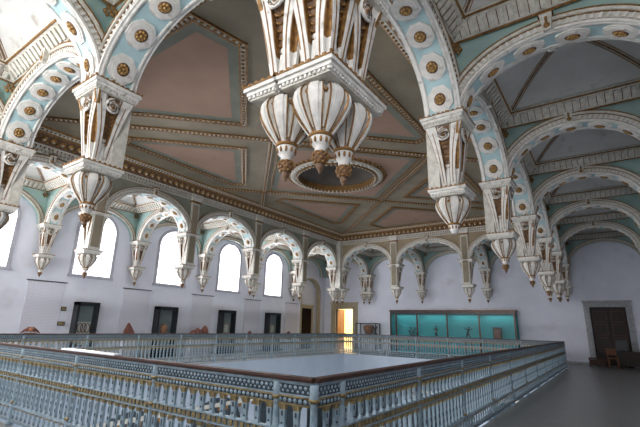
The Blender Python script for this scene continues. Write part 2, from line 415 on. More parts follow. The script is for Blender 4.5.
def slab(m, rects, z0, z1, ov, teeth=True):
    """moulded square abacus; rects list of (x0,x1,y0,y1) at its top"""
    h = z1 - z0
    for (x0, x1, y0, y1) in rects:
        m.box(x0 + .05, x1 - .05, y0 + .05, y1 - .05, z0, z0 + h * .35, 'ivory')
        m.box(x0 + .025, x1 - .025, y0 + .025, y1 - .025, z0 + h * .35, z0 + h * .62, 'white')
        m.box(x0, x1, y0, y1, z0 + h * .62, z1 - .012, 'white')
        m.box(x0 - .008, x1 + .008, y0 - .008, y1 + .008, z1 - .014, z1, 'gold')
        if teeth:
            d = .05; n = int((x1 - x0 - .06) / d)
            for k in range(n):
                x = x0 + .04 + d * k
                for y in (y0 + .03, y1 - .05): m.box(x, x + .025, y, y + .02, z0 + h * .12, z0 + h * .33, 'brown' if 0 else 'white')
            n = int((x1 - x0) / .075)
            for k in range(n + 1):
                x = x0 + (x1 - x0) * k / n
                for y in (y0 - .006, y1 - .012): m.box(x - .017, x + .017, y, y + .018, z1, z1 + .02, 'gold')
            n = int((y1 - y0) / .075)
            for k in range(n + 1):
                y = y0 + (y1 - y0) * k / n
                for x in (x0 - .006, x1 - .012): m.box(x, x + .018, y - .017, y + .017, z1, z1 + .02, 'gold')
            n = int((y1 - y0 - .06) / d)
            for k in range(n):
                y = y0 + .04 + d * k
                for x in (x0 + .03, x1 - .05): m.box(x, x + .02, y, y + .025, z0 + h * .12, z0 + h * .33, 'white')
    return m
me_body = make_body().mesh('console'); me_body4 = make_body(((0, 1), (1, 0), (-1, 0), (0, -1))).mesh('console')
me_bulb = make_bulb().mesh('bulb'); me_neck = make_neck().mesh('neck_cup'); me_fin = make_finial().mesh('acorn_finial')
me_lab = slab(MB('white', 'ivory', 'gold'), [(-.31, .31, -.31, .31)], .80, .94, 0).mesh('lower_abacus')
me_uab = slab(MB('white', 'ivory', 'gold'), [(-.37, .37, -.37, .37)], 2.06, 2.24, 0).mesh('upper_abacus')
# pilaster on the hall side (local -y)
pm = MB('band', 'ivory', 'gold')
pm.box(-.20, .20, -.33, -.13, .94, 3.77, 'ivory')
pm.box(-.14, .14, -.345, -.33, 1.04, 3.45, 'band')
pm.box(-.24, .24, -.37, -.20, 3.55, 3.63, 'gold'); pm.box(-.27, .27, -.40, -.20, 3.77, 3.92, 'ivory'); pm.box(-.22, .22, -.36, -.20, 3.63, 3.77, 'white')
me_pil = pm.mesh('pilaster')

def pendant(x, y, rz, label, group, z=ZT, scale=None, finial=True, pil=True, name='hanging_pendant'):
    t = thing(name, label, 'pendant', (x, y, z), rz, group, scale)
    link('console', me_body, t); link('lower_abacus', me_lab, t); link('upper_abacus', me_uab, t)
    if pil: link('pilaster', me_pil, t)
    bu = link('bulb', me_bulb, t); link('neck_cup', me_neck, bu)
    if finial: link('acorn_finial', me_fin, bu)
    return t
def cluster(x, y, sx, sy, label):
    """L-shaped corner pendant; arms point to +x*sx and +y*sy"""
    t = thing('corner_pendant', label, 'pendant', (x, y, ZT), 0, 'corner pendants of the arcade')
    sc = .40
    for (u, v) in ((0, 0), (sc, 0), (0, sc)):
        link('console', me_body4, t, loc=(u * sx, v * sy, 0))
        bu = link('bulb', me_bulb, t, loc=(u * sx, v * sy, 0)); link('neck_cup', me_neck, bu); link('acorn_finial', me_fin, bu)
    def rr(h):
        r = [(-h, sc + h, -h, h), (-h, h, h - .016, sc + h)]
        out = []
        for x0, x1, y0, y1 in r:
            if sx < 0: x0, x1 = -x1, -x0
            if sy < 0: y0, y1 = -y1, -y0
            out.append((x0, x1, y0, y1))
        return out
    slab(MB('white', 'ivory', 'gold'), rr(.32), .80, .94, 0).build('lower_abacus', t)
    slab(MB('white', 'ivory', 'gold'), rr(.38), 2.06, 2.24, 0).build('upper_abacus', t)
    p = MB('ivory', 'band')
    # plain hall-side pier behind the three consoles
    x0, x1 = sorted((.15 * sx, .55 * sx)); y0, y1 = sorted((.15 * sy, .55 * sy))
    p.box(x0, x1, y0, y1, .94, 3.9, 'ivory')
    p.build('pilaster', t)
    return t
cluster(0, 0, 1, 1, 'large white and gold triple-bulb corner pendant hanging in the middle foreground')
cluster(L, W, -1, -1, 'small brownish triple-bulb corner pendant far away above the brightly lit doorway')
cluster(L, 0, -1, 1, 'triple-bulb corner pendant at the far end of the right row, furthest from the camera')
cluster(0, W, 1, -1, 'triple-bulb corner pendant at the front left corner, beyond the left edge of the photo')
for i in range(1, 5):
    lab = 'white and gold hanging pendant, %s in the right row behind the big corner pendant' % ORD[i - 1]
    if i == 1: lab = 'white and gold hanging pendant without a finial, nearest of the right row'
    pendant(i * a, 0, PI, lab, 'pendants of the right arcade', finial=(i != 1))
    pendant(i * a, W, 0, 'hanging pendant of the left arcade in front of the windows, %s from the left' % ORD[i - 1], 'pendants of the left arcade')
for j in range(1, 3):
    pendant(0, [0, 4.24, 8.25][j], PI / 2, ['', 'large white pendant with gilded acorn hanging at the upper left', 'white pendant cut by the left edge of the photo'][j], 'pendants of the near arcade')
    pendant(L, j * b, -PI / 2, ['', 'small ochre pendant above the right half of the long turquoise case, over its third bay', 'small ochre pendant above the left end of the long turquoise case'][j], 'pendants of the far arcade')
# wall brackets
WS = .905
zb_ = ZS - 2.24 * WS
off = .30
for i in range(0, 6):
    pendant(i * a, YL - off, PI, 'gilded wall bracket between the arched windows, %s from the left end of the left wall' % ORD[i], 'brackets on the left wall', zb_, WS, pil=False, name='wall_bracket')
    pendant(i * a, YR + off, 0, 'gilded wall bracket on the right wall, %s from the front end' % ORD[i], 'brackets on the right wall', zb_, WS, pil=False, name='wall_bracket')
for j in range(0, 4):
    pendant(XF + off, [0, 4.24, 8.25, W][j], -PI / 2, 'gilded wall bracket on the front wall behind the camera, %s from the right' % ORD[j], 'brackets on the front wall', zb_, WS, pil=False, name='wall_bracket')
    if j == 3:
        for q in (-.22, .22):
            pendant(XB - off, j * b + q, PI / 2, 'ochre wall bracket, %s of the close pair between doorway and turquoise case' % ('right one' if q < 0 else 'left one'), 'brackets on the back wall', zb_, WS * 1, pil=False, name='wall_bracket')
    else:
        pendant(XB - off, j * b, PI / 2, 'ochre bracket fixed to the back wall, %s from the right' % ORD[j], 'brackets on the back wall', zb_, WS, pil=False, name='wall_bracket')

# ------------------------------------------------------------------ arches
def oct_mesh():
    m = MB('white', 'gold', 'goldlight')
    c = [(math.cos(PI / 8 + PI / 4 * k), math.sin(PI / 8 + PI / 4 * k)) for k in range(8)]
    m.prism([(.235 * x, .225 * y) for x, y in c], -.04, .045, 'white')
    m.prism([(.19 * x, .18 * y) for x, y in c], .045, .054, 'white')
    return m.mesh('medallion')
def ros_mesh():
    m = MB('goldbright', 'brown')
    m.lathe([(.095, .045), (.10, .062), (.085, .07), (.075, .066)], 16, 'brown')
    for k in range(8):
        an = PI / 4 * k; m.ball((.058 * math.cos(an), .058 * math.sin(an), .07), .026, .026, .014, 'goldbright', 6)
    m.ball((0, 0, .077), .03, .03, .02, 'goldbright', 8)
    return m.mesh('rosette')
me_oct, me_ros = oct_mesh(), ros_mesh()
ell = lambda hs, rise, th: (-hs * math.cos(th), rise * math.sin(th))
_ac = {}
def arch_meshes(hs, rise, AH):
    key = (round(hs, 2), round(rise, 2), AH)
    if key in _ac: return _ac[key]
    N = 28; ths = [PI * k / N for k in range(N + 1)]
    soff = MB('sky', 'white', 'gold')
    I = [ell(hs, rise, t) for t in ths]; O = [ell(hs + .10, rise + .10, t) for t in ths]
    v = []
    for (u, z), (U, Z) in zip(I, O): v += [(u, -AH, z), (u, AH, z), (U, AH, Z), (U, -AH, Z)]
    f = []
    for i in range(N):
        p = i * 4; q = p + 4
        f += [(p, q, q + 1, p + 1), (p + 2, q + 2, q + 3, p + 3)]
    soff.add(v, f, 'sky', True)
    for sg in (-1, 1):
        # white border strips on the soffit
        v = []
        for (u, z) in I:
            l = math.hypot(u, z) or 1; nu, nz = -u / l, -z / l
            v += [(u, sg * AH, z), (u, sg * (AH - .06), z), (u + nu * .015, sg * (AH - .06), z + nz * .015), (u + nu * .015, sg * AH, z + nz * .015)]
        f = []
        for i in range(N):
            p = i * 4; q = p + 4
            for k in range(4): f.append((p + k, p + (k + 1) % 4, q + (k + 1) % 4, q + k))
        soff.add(v, f, 'white', True)
    arc = MB('white', 'gold', 'ivory')
    def ring(e0, e1, y0, y1, m):
        A = [ell(hs + e0, rise + e0, t) for t in ths]; B = [ell(hs + e1, rise + e1, t) for t in ths]
        v = []
        for (u, z), (U, Z) in zip(A, B): v += [(u, y0, z), (u, y1, z), (U, y1, Z), (U, y0, Z)]
        f = [(0, 1, 2, 3), tuple(N * 4 + k for k in (3, 2, 1, 0))]
        for i in range(N):
            p = i * 4; q = p + 4
            for k in range(4): f.append((p + k, p + (k + 1) % 4, q + (k + 1) % 4, q + k))
        arc.add(v, f, m)
    for sg in (-1, 1):
        o = lambda d: sg * (AH + d)
        ring(-.012, .03, o(-.02), o(.035), 'white'); ring(.03, .045, o(-.02), o(.02), 'gold')
        ring(.045, .15, o(-.02), o(.010), 'ivory'); ring(.15, .163, o(-.02), o(.03), 'gold'); ring(.163, .225, o(-.02), o(.055), 'ivory')
        ring(.213, .235, o(-.02), o(.065), 'gold')
        per = PI * (hs + rise) / 2; n = int(per / .085)
        for k in range(n):
            th = PI * (k + .5) / n
            A = ell(hs + .055, rise + .055, th - .018); B = ell(hs + .055, rise + .055, th + .018); C = ell(hs + .140, rise + .140, th + .010); D = ell(hs + .140, rise + .140, th - .010)
            v = [(p[0], y, p[1]) for y in (o(.008), o(.032)) for p in (A, B, C, D)]
            arc.add(v, [(4, 5, 6, 7), (0, 1, 5, 4), (1, 2, 6, 5), (2, 3, 7, 6), (3, 0, 4, 7)], 'white')
    ks = MB('ivory', 'gold')
    for sg in (1,):
        y0, y1 = sorted((sg * AH, sg * (AH + .12)))
        ks.frustum(.055, .06, rise - .01, .09, .075, rise + .27, 'ivory', 0, sg * (AH + .05))
        ks.box(-.11, .11, y0, y1 + .0, rise + .26, rise + .31, 'gold')
        ks.box(-.02, .02, sg * (AH + .11) - .012, sg * (AH + .11) + .012, rise + .03, rise + .24, 'gold')
        ks.ball((0, sg * (AH + .11), rise + .06), .05, .03, .05, 'gold', 8)
    # medallion placements evenly by arc length
    fine = [ell(hs, rise, PI * k / 400) for k in range(401)]; cum = [0]
    for k in range(400): cum.append(cum[-1] + math.hypot(fine[k + 1][0] - fine[k][0], fine[k + 1][1] - fine[k][1]))
    n = max(4, round(cum[-1] / .61)); pl = []
    for q in range(n):
        s = cum[-1] * (q + .5) / n; k = min(range(401), key=lambda i: abs(cum[i] - s)); k = min(max(k, 1), 399)
        t = Vector((fine[k + 1][0] - fine[k - 1][0], 0, fine[k + 1][1] - fine[k - 1][1])).normalized()
        nn = Vector((t.z, 0, -t.x))   # towards the centre of the opening
        rot = Matrix((t, Vector((0, 1, 0)), nn)).transposed()
        if rot.determinant() < 0: rot = Matrix((t, Vector((0, -1, 0)), nn)).transposed()
        pl.append((Vector((fine[k][0], 0, fine[k][1])), rot.to_euler()))
    _ac[key] = (soff.mesh('soffit'), arc.mesh('archivolt'), ks.mesh('keystone'), pl)
    return _ac[key]
def make_arch(x, y, rz, hs, rise, label, group, ah=AH):
    so, ar, ks, pl = arch_meshes(hs, rise, ah)
    t = thing('arch', label, 'arch', (x, y, ZS), rz, group)
    link('soffit', so, t); link('archivolt', ar, t)
    link('keystone', ks, t); link('keystone', ks, t, rot=PI)
    for p, r in pl:
        o = link('medallion', me_oct, t, loc=tuple(p), rot=tuple(r), scale=(1.08, 1.0 * ah / AH, 1)); link('rosette', me_ros, o)
    return t
def spandrel(mb, u0, u1, arches, ztop, tf, m='teal', h=AH - .03, mh=None):
    """arches: (centre, hs, rise) ; wall over arches from springing to ztop, both faces"""
    xs = [u0]; zz = [ZS]
    E = .14
    for c, hs, rise in sorted(arches):
        for k in range(25):
            th = PI * k / 24; xs.append(c - (hs + E) * math.cos(th)); zz.append(ZS + (rise + E) * math.sin(th))
    xs.append(u1); zz.append(ZS)
    for i in range(len(xs) - 1):
        if xs[i + 1] <= xs[i] + 1e-6: continue
        for d in (-h, h):
            mm = m if (d < 0 or not mh) else mh
            mb.add([tf(xs[i], d, zz[i]), tf(xs[i + 1], d, zz[i + 1]), tf(xs[i + 1], d, ztop), tf(xs[i], d, ztop)], [(0, 1, 2, 3)], mm)
        mb.add([tf(xs[i], -h, zz[i]), tf(xs[i + 1], -h, zz[i + 1]), tf(xs[i + 1], h, zz[i + 1]), tf(xs[i], h, zz[i])], [(0, 1, 2, 3)], m)
    for u in (u0, u1): mb.add([tf(u, -h, ZS), tf(u, h, ZS), tf(u, h, ztop), tf(u, -h, ztop)], [(0, 1, 2, 3)], m)

PH = .25   # half pier left at springing
FB = [0, 4.24, 8.25, W]
def bays(n, w, tot):
    out = []
    for i in range(n):
        l = i * w + (PH if i else .40 + PH); r = (i + 1) * w - (PH if i < n - 1 else .40 + PH)
        if i == n - 1: r = tot - .40 - PH
        out.append(((l + r) / 2, (r - l) / 2))
    return out
sides = [('right', 5, a, L, lambda u, d, z: (u, d, z), lambda c: (c, 0, 0), 'the right arcade beside the vaulted aisle'),
         ('left', 5, a, L, lambda u, d, z: (u, W - d, z), lambda c: (c, W, 0), 'the left arcade in front of the windows'),
         ('front', 3, b, W, lambda u, d, z: (d, u, z), lambda c: (0, c, PI / 2), 'the near arcade at the upper left'),
         ('back', 3, b, W, lambda u, d, z: (L - d, u, z), lambda c: (L, c, PI / 2), 'the far arcade above the turquoise case')]
for nm, n, w, tot, tf, pos, desc in sides:
    mb = MB('teal', 'band'); ar = []
    bl = bays(n, w, tot)
    if nm == 'front':
        bl = []
        for q in range(3):
            l_, r_ = FB[q] + (PH if q else .40 + PH), FB[q + 1] - (PH if q < 2 else .40 + PH); bl.append(((l_ + r_) / 2, (r_ - l_) / 2))
    for k, (c, hs) in enumerate(bl):
        ar.append((c, hs, RISE)); x, y, rz = pos(c)
        order = {'right': 'the right arcade going away from the camera', 'left': 'the arcade before the windows, from the left', 'front': 'the near arcade leftward from the big corner pendant', 'back': 'the far arcade above the turquoise case, from the right'}[nm]
        make_arch(x, y, rz, hs, RISE, 'medallioned arch, %s of %s' % (ORD[k], order), 'arches of the %s arcade' % nm)
    spandrel(mb, 0, tot, ar, ZC - .02, tf, mh='hallwarm' if nm == 'back' else 'hall')
    struct(mb, 'wall_arcade_' + nm)
# transverse arches across the aisles
def trans(x0, y0, x1, y1, label, group, wname, l0=.28, l1=.66, ztop=ZC, RT=RT):
    d = Vector((x1 - x0, y1 - y0, 0)); ln = d.length; d.normalize(); n = Vector((-d.y, d.x, 0))
    hs = (ln - l0 - l1) / 2; c = l0 + hs; p = Vector((x0, y0, 0)) + d * c
    make_arch(p.x, p.y, math.atan2(d.y, d.x), hs, RT, label, group, AT)
    mb = MB('teal')
    spandrel(mb, .1, ln, [(c, hs, RT)], ztop, lambda u, dd, z: (x0 + d.x * u + n.x * dd, y0 + d.y * u + n.y * dd, z), h=AT - .02)
    struct(mb, wname)
for i in range(0, 6):
    x = i * a if i < 5 else L
    trans(x, 0, x, YR, 'medallioned arch spanning the right aisle, %s from the front' % ORD[i], 'arches across the right aisle', 'wall_aisle_right_arch', RT=.97 if i == 1 else RT)
    trans(x, W, x, YL, 'medallioned arch spanning the left aisle to the window wall, %s from the left' % ORD[i], 'arches across the left aisle', 'wall_aisle_left_arch')
for j in range(0, 4):
    y = j * b if j < 3 else W
    yf = FB[j]
    trans(0, yf, XF, yf, 'medallioned arch spanning the near aisle, %s from the right' % ORD[j], 'arches across the near aisle', 'wall_aisle_front_arch', RT=1.2)
    trans(L, y, XB, y, 'medallioned arch reaching the back wall over the far aisle, %s from the right' % ORD[j], 'arches across the far aisle', 'wall_aisle_back_arch')
# blind arches along outer walls : thin archivolts with teal spandrels
def blind(n, w, tf, rot, posf, nm):
    mb = MB('teal'); tr = MB('ivory', 'gold')
    for k in range(-1, n + 1):
        lo = k * w if k >= 0 else -3.8; hi = (k + 1) * w if k < n else n * w + 3.75
        c = (lo + hi) / 2; hs = (hi - lo) / 2 - .34
        E = .0; seg = 24; pts = []
        for q in range(seg + 1):
            th = PI * q / seg; pts.append((c - hs * math.cos(th), ZS + RISE * math.sin(th)))
        xs = [(lo, ZS)] + pts + [(hi, ZS)]
        for q in range(len(xs) - 1):
            if xs[q + 1][0] <= xs[q][0] + 1e-6: continue
            mb.add([tf(xs[q][0], .16, xs[q][1]), tf(xs[q + 1][0], .16, xs[q + 1][1]), tf(xs[q + 1][0], .16, ZC), tf(xs[q][0], .16, ZC)], [(0, 1, 2, 3)])
            mb.add([tf(xs[q][0], .16, xs[q][1]), tf(xs[q + 1][0], .16, xs[q + 1][1]), tf(xs[q + 1][0], 0, xs[q + 1][1]), tf(xs[q][0], 0, xs[q][1])], [(0, 1, 2, 3)])
        for (e0, e1, d, mm) in ((0, .05, .20, 'ivory'), (.05, .07, .21, 'gold'), (.07, .17, .18, 'ivory'), (.17, .19, .20, 'gold')):
            v = []
            for q in range(seg + 1):
                th = PI * q / seg
                for e_, dd in ((e0, .155), (e0, d), (e1, d), (e1, .155)):
                    v.append(tf(c - (hs + e_) * math.cos(th), dd, ZS + (RISE + e_) * math.sin(th)))
            f = []
            for q in range(seg):
                for s_ in range(4): f.append((q * 4 + s_, q * 4 + (s_ + 1) % 4, q * 4 + 4 + (s_ + 1) % 4, q * 4 + 4 + s_))
            tr.add(v, f, mm)
    struct(mb, 'wall_lunette_' + nm); struct(tr, 'trim_lunette_' + nm)
blind(5, a, lambda u, d, z: (u, YL - d, z), 0, None, 'left')
blind(5, a, lambda u, d, z: (u, YR + d, z), 0, None, 'right')
blind(3, b, lambda u, d, z: (XF + d, u, z), 0, None, 'front')
blind(3, b, lambda u, d, z: (XB - d, u, z), 0, None, 'back')

# ------------------------------------------------------------------ aisle ceilings
tn = 1
def cell(x0, x1, y0, y1):
    global tn
    cv = MB('vault'); zr = ZD1; ap = ZC + .25
    i = .30
    X0, X1, Y0, Y1 = x0 + i, x1 - i, y0 + i, y1 - i
    cx, cy = (x0 + x1) / 2, (y0 + y1) / 2; q = .18
    B = [(X0, Y0), (X1, Y0), (X1, Y1), (X0, Y1)]; T = [(cx - q, cy - q), (cx + q, cy - q), (cx + q, cy + q), (cx - q, cy + q)]
    def pt(k, t):
        bx, by = B[k]; tx, ty = T[k]
        return Vector((bx + (tx - bx) * t, by + (ty - by) * t, zr + (ap - zr) * (1 - (1 - t) ** 1.6)))
    N = 5
    for k in range(4):
        for s in range(N):
            cv.add([pt(k, s / N), pt((k + 1) % 4, s / N), pt((k + 1) % 4, (s + 1) / N), pt(k, (s + 1) / N)], [(0, 1, 2, 3)])
    cv.add([pt(k, 1) for k in range(4)], [(3, 2, 1, 0)])
    struct(cv, 'ceiling_aisle')
    t = MB('ivory', 'gold', 'brown', 'white')
    for k in range(4):
        d = (pt(k, 1) - pt(k, 0)); s = Vector((-d.y, d.x, 0)).normalized()
        pth = [pt(k, s_ / 8) for s_ in range(9)]
        t.strip(pth, s, (0, 0, -1), .13, .03, 'ivory'); t.strip([p + s * .055 for p in pth], s, (0, 0, -1), .014, .045, 'gold'); t.strip([p - s * .055 for p in pth], s, (0, 0, -1), .014, .045, 'gold')
        t.strip(pth, s, (0, 0, -1), .04, .045, 'brown')
    t.ball((cx, cy, ap - .03), .2, .2, .08, 'gold', 10)
    # sloped dentil cornice on the four sides
    C4 = [(x0, y0), (x1, y0), (x1, y1), (x0, y1)]
    for k in range(4):
        p, q2 = Vector((*C4[k], 0)), Vector((*C4[(k + 1) % 4], 0)); d = (q2 - p); ln = d.length; d.normalize(); n = Vector((-d.y, d.x, 0))
        def bar(u0, u1, e0, e1, h0, h1, m, th=.02):
            # section from (offset e0, z h0) to (e1, h1)
            v = [p + d * u0 + n * e0 + Vector((0, 0, h0)), p + d * u1 + n * e0 + Vector((0, 0, h0)), p + d * u1 + n * e1 + Vector((0, 0, h1)), p + d * u0 + n * e1 + Vector((0, 0, h1))]
            w = Vector((0, 0, -1)) * th + n * th * .7
            t.add(v + [x + w for x in v], [(0, 1, 2, 3), (7, 6, 5, 4), (0, 4, 5, 1), (1, 5, 6, 2), (2, 6, 7, 3), (3, 7, 4, 0)], m)
        bar(0, ln, -.01, .03, ZD0 - .01, ZD0 + .02, 'gold', .015)
        bar(.03, ln - .03, .03, i - .02, ZD0 + .01, ZD1 - .03, 'ivory', .012)
        bar(i - .06, ln - i + .06, i - .06, i + .02, ZD1 - .05, ZD1 - .0, 'ivory', .03); bar(i - .04, ln - i + .04, i - .03, i - .0, ZD1 - .035, ZD1 - .02, 'gold', .045)
        n_ = int(ln / .15)
        for s_ in range(n_):
            u = ln * (s_ + .5) / n_; lim = max(.0, min(1, (min(u, ln - u) - .03) / i)); e1 = .06 + (i - .13) * lim
            if e1 > .1: bar(u - .038, u + .038, .06, e1, ZD0 + .04, ZD0 + .04 + (ZD1 - ZD0 - .11) * lim, 'white' if 0 else 'ivory', .05)
            bar(u + .045, u + .058, .05, max(e1, .07), ZD0 + .03, ZD0 + .03 + (ZD1 - ZD0 - .10) * lim, 'brown', .018)
    # gilded corner ornaments
    for (sx, sy), (px, py) in zip(((1, 1), (-1, 1), (-1, -1), (1, -1)), C4):
        c = Vector((px + sx * .08, py + sy * .08, ZD0 - .17))
        for k in range(6):
            an = PI / 3 * k; t.ball(c + Vector((-.055 * sy * math.cos(an) * sx * sy, .055 * math.cos(an) * sy, .075 * math.sin(an))), .035, .035, .04, 'gold', 6)
        t.ball(c, .035, m='gold', n=6)
    struct(t, 'trim_%d' % tn); tn += 1
g = AH - .03
xs = [XF + .16] + [i * a for i in range(5)] + [L, XB - .16]
for i in range(7):
    x0 = xs[i] + (g if i else 0); x1 = xs[i + 1] - (g if i < 6 else 0)
    cell(x0, x1, YR + .16, -g); cell(x0, x1, W + g, YL - .16)
ys = [0, b, 2 * b, W]
for j in range(3):
    cell(XF + .16, -g, FB[j] + g, FB[j + 1] - g); cell(L + g, XB - .16, ys[j] + g, ys[j + 1] - g)

# ------------------------------------------------------------------ central ceiling
cx, cy = L / 2, W / 2
RO = 1.50
ce = MB('band'); N = 48
circ = [(cx + RO * math.cos(2 * PI * k / N), cy + RO * math.sin(2 * PI * k / N)) for k in range(N)]
# square ring around the circular opening
outer = []
hx, hy = L / 2 - g, W / 2 - g
for k in range(N):
    an = 2 * PI * k / N; c_, s_ = math.cos(an), math.sin(an); t_ = min(hx / abs(c_) if abs(c_) > 1e-6 else 9e9, hy / abs(s_) if abs(s_) > 1e-6 else 9e9)
    outer.append((cx + c_ * t_, cy + s_ * t_))
for k in range(N):
    q = (k + 1) % N; pts = [circ[k], circ[q], outer[q], outer[k]]
    # add the rectangle corner where the edge jumps from one side to the other
    o1, o2 = outer[q], outer[k]
    if abs(o1[0] - o2[0]) > 1e-4 and abs(o1[1] - o2[1]) > 1e-4:
        corner = (cx + math.copysign(hx, o1[0] - cx), cy + math.copysign(hy, o1[1] - cy)); pts = [circ[k], circ[q], o1, corner, o2]
    ce.add([(x, y, ZC) for x, y in pts], [tuple(reversed(range(len(pts))))], 'band')
struct(ce, 'ceiling')
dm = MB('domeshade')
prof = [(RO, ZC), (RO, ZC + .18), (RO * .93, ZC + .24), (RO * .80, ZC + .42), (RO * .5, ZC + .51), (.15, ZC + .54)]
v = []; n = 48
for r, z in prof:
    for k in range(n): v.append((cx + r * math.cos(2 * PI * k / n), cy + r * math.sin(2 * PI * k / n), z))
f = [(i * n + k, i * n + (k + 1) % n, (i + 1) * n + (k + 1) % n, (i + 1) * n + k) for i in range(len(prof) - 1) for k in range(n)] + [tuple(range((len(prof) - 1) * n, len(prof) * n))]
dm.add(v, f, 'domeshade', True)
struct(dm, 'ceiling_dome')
rg = MB('ivory', 'gold')
def ringbar(r0, r1, z0, z1, m):
    v = []
    for k in range(64):
        c_, s_ = math.cos(2 * PI * k / 64), math.sin(2 * PI * k / 64)
        for r, z in ((r0, z0), (r1, z0), (r1, z1), (r0, z1)): v.append((cx + r * c_, cy + r * s_, z))
    rg.add(v, [(k * 4 + q, k * 4 + (q + 1) % 4, ((k + 1) % 64) * 4 + (q + 1) % 4, ((k + 1) % 64) * 4 + q) for k in range(64) for q in range(4)], m)
ringbar(RO - .03, RO + .06, ZC - .16, ZC + .1, 'gold'); ringbar(RO + .06, RO + .26, ZC - .10, ZC, 'ivory'); ringbar(RO + .26, RO + .32, ZC - .06, ZC, 'gold')
for k in range(56):
    an = 2 * PI * k / 56; c_, s_ = math.cos(an), math.sin(an)
    rg.ball((cx + (RO + .16) * c_, cy + (RO + .16) * s_, ZC - .11), .07, .07, .05, 'ivory', 6)
    rg.ball((cx + (RO + .36) * c_, cy + (RO + .36) * s_, ZC - .02), .07, .07, .05, 'gold', 6)
    rg.ball((cx + (RO - .01) * c_, cy + (RO - .01) * s_, ZC - .13), .035, .035, .06, 'ivory', 6)
struct(rg, 'trim_dome_ring')

def inset(poly, d):
    n = len(poly); out = []
    ar = sum(poly[i][0] * poly[(i + 1) % n][1] - poly[(i + 1) % n][0] * poly[i][1] for i in range(n))
    sg = 1 if ar > 0 else -1
    for i in range(n):
        p0, p1, p2 = Vector(poly[i - 1]), Vector(poly[i]), Vector(poly[(i + 1) % n])
        d1 = (p1 - p0).normalized(); d2 = (p2 - p1).normalized()
        n1 = Vector((-d1.y, d1.x)) * sg; n2 = Vector((-d2.y, d2.x)) * sg
        bis = (n1 + n2); k = d / max(.3, (1 + n1.dot(n2)))
        out.append(tuple(p1 + bis * k))
    return out
pn = MB('pink', 'gold', 'bluegrey', 'ivory')
def frame_ring(A, B, z0, z1, m):
    n = len(A)
    for i in range(n):
        q = (i + 1) % n
        v = [(*A[i], z0), (*A[q], z0), (*B[q], z0), (*B[i], z0), (*A[i], z1), (*A[q], z1), (*B[q], z1), (*B[i], z1)]
        pn.add(v, [(0, 1, 2, 3), (4, 5, 6, 7), (0, 1, 5, 4), (2, 3, 7, 6)], m)
def panel(poly, hole=False, beads=True):
    P0 = poly; P1 = inset(poly, .045); P2 = inset(poly, .15); P2b = inset(poly, .19); P3 = inset(poly, .42)
    frame_ring(P0, P1, ZC - .05, ZC, 'gold'); frame_ring(P1, P2, ZC - .025, ZC, 'ivory'); frame_ring(P2, P2b, ZC - .045, ZC, 'gold'); frame_ring(P2b, P3, ZC - .010, ZC, 'bluegrey')
    if beads:
        Pm = inset(poly, .10)
        for i in range(len(Pm)):
            p, q = Vector(Pm[i]), Vector(Pm[(i + 1) % len(Pm)]); ln = (q - p).length; n = max(1, int(ln / .14))
            for k in range(n):
                c = p + (q - p) * ((k + .5) / n); pn.ball((c.x, c.y, ZC - .03), .045, .045, .03, 'gold', 6)
    if not hole: pn.add([(x, y, ZC - .013) for x, y in P3], [tuple(reversed(range(len(P3))))], 'pink')
    return P3
D = 3.75; o = .76 * math.sqrt(2)
# end wedges
for sx in (-1, 1):
    vx = cx + sx * (D + o); ex = cx + sx * (L / 2 - .95); yy = abs(ex - vx) - .25
    X = ex - sx * .75
    h2 = abs(X - vx) 
    h2 = min(h2, 3.6)
    Xc = vx + sx * h2
    panel([(vx, cy), (Xc - sx * .5, cy + h2 - .5), (ex, cy + h2 - .75), (ex, cy - h2 + .75), (Xc - sx * .5, cy - h2 + .5)])
# side wedges (long triangles) four of them around the diamond's left/right vertices, and small centre ones
for sx in (-1, 1):
    for sy in (-1, 1):
        vx = cx + sx * D; y1 = cy + sy * (W / 2 - 1.85); v0 = cy + sy * o
        h = abs(y1 - v0)
        xo = vx + sx * h; xi = vx - sx * h
        panel([(vx, v0), (xo - sx * .55, y1 - sy * .55), (xo - sx * .75, y1), (xi + sx * .75, y1), (xi + sx * .55, y1 - sy * .55)])
# corner triangles
for sx in (-1, 1):
    for sy in (-1, 1):
        ax, ay = cx + sx * (L / 2 - .95), cy + sy * (W / 2 - .95)
        # bounded by the diagonal lines that leave the diamond's side vertex
        q = abs(ax - (cx + sx * D)) - abs(ay - cy)   # positive when the diagonal meets the long edge first
# central diamond with dome opening
dia = [(cx + D - .35, cy), (cx, cy + D - .35), (cx - D + .35, cy), (cx, cy - D + .35)]
P0 = dia; P1 = inset(dia, .05); P3 = inset(dia, .28)
frame_ring(P0, P1, ZC - .04, ZC, 'gold'); frame_ring(P1, P3, ZC - .012, ZC, 'bluegrey')
RR = RO + .3
dpts = []
for k in range(64):
    an = 2 * PI * k / 64; c_, s_ = math.cos(an), math.sin(an); rad = (abs(P3[0][0] - cx)) / (abs(c_) + abs(s_)); dpts.append((cx + c_ * rad, cy + s_ * rad))
for k in range(64):
    q = (k + 1) % 64; A1 = (cx + RR * math.cos(2 * PI * k / 64), cy + RR * math.sin(2 * PI * k / 64)); A2 = (cx + RR * math.cos(2 * PI * q / 64), cy + RR * math.sin(2 * PI * q / 64))
    pn.add([(*A1, ZC - .013), (*A2, ZC - .013), (*dpts[q], ZC - .013), (*dpts[k], ZC - .013)], [(3, 2, 1, 0)], 'pink')
struct(pn, 'ceiling_panels')
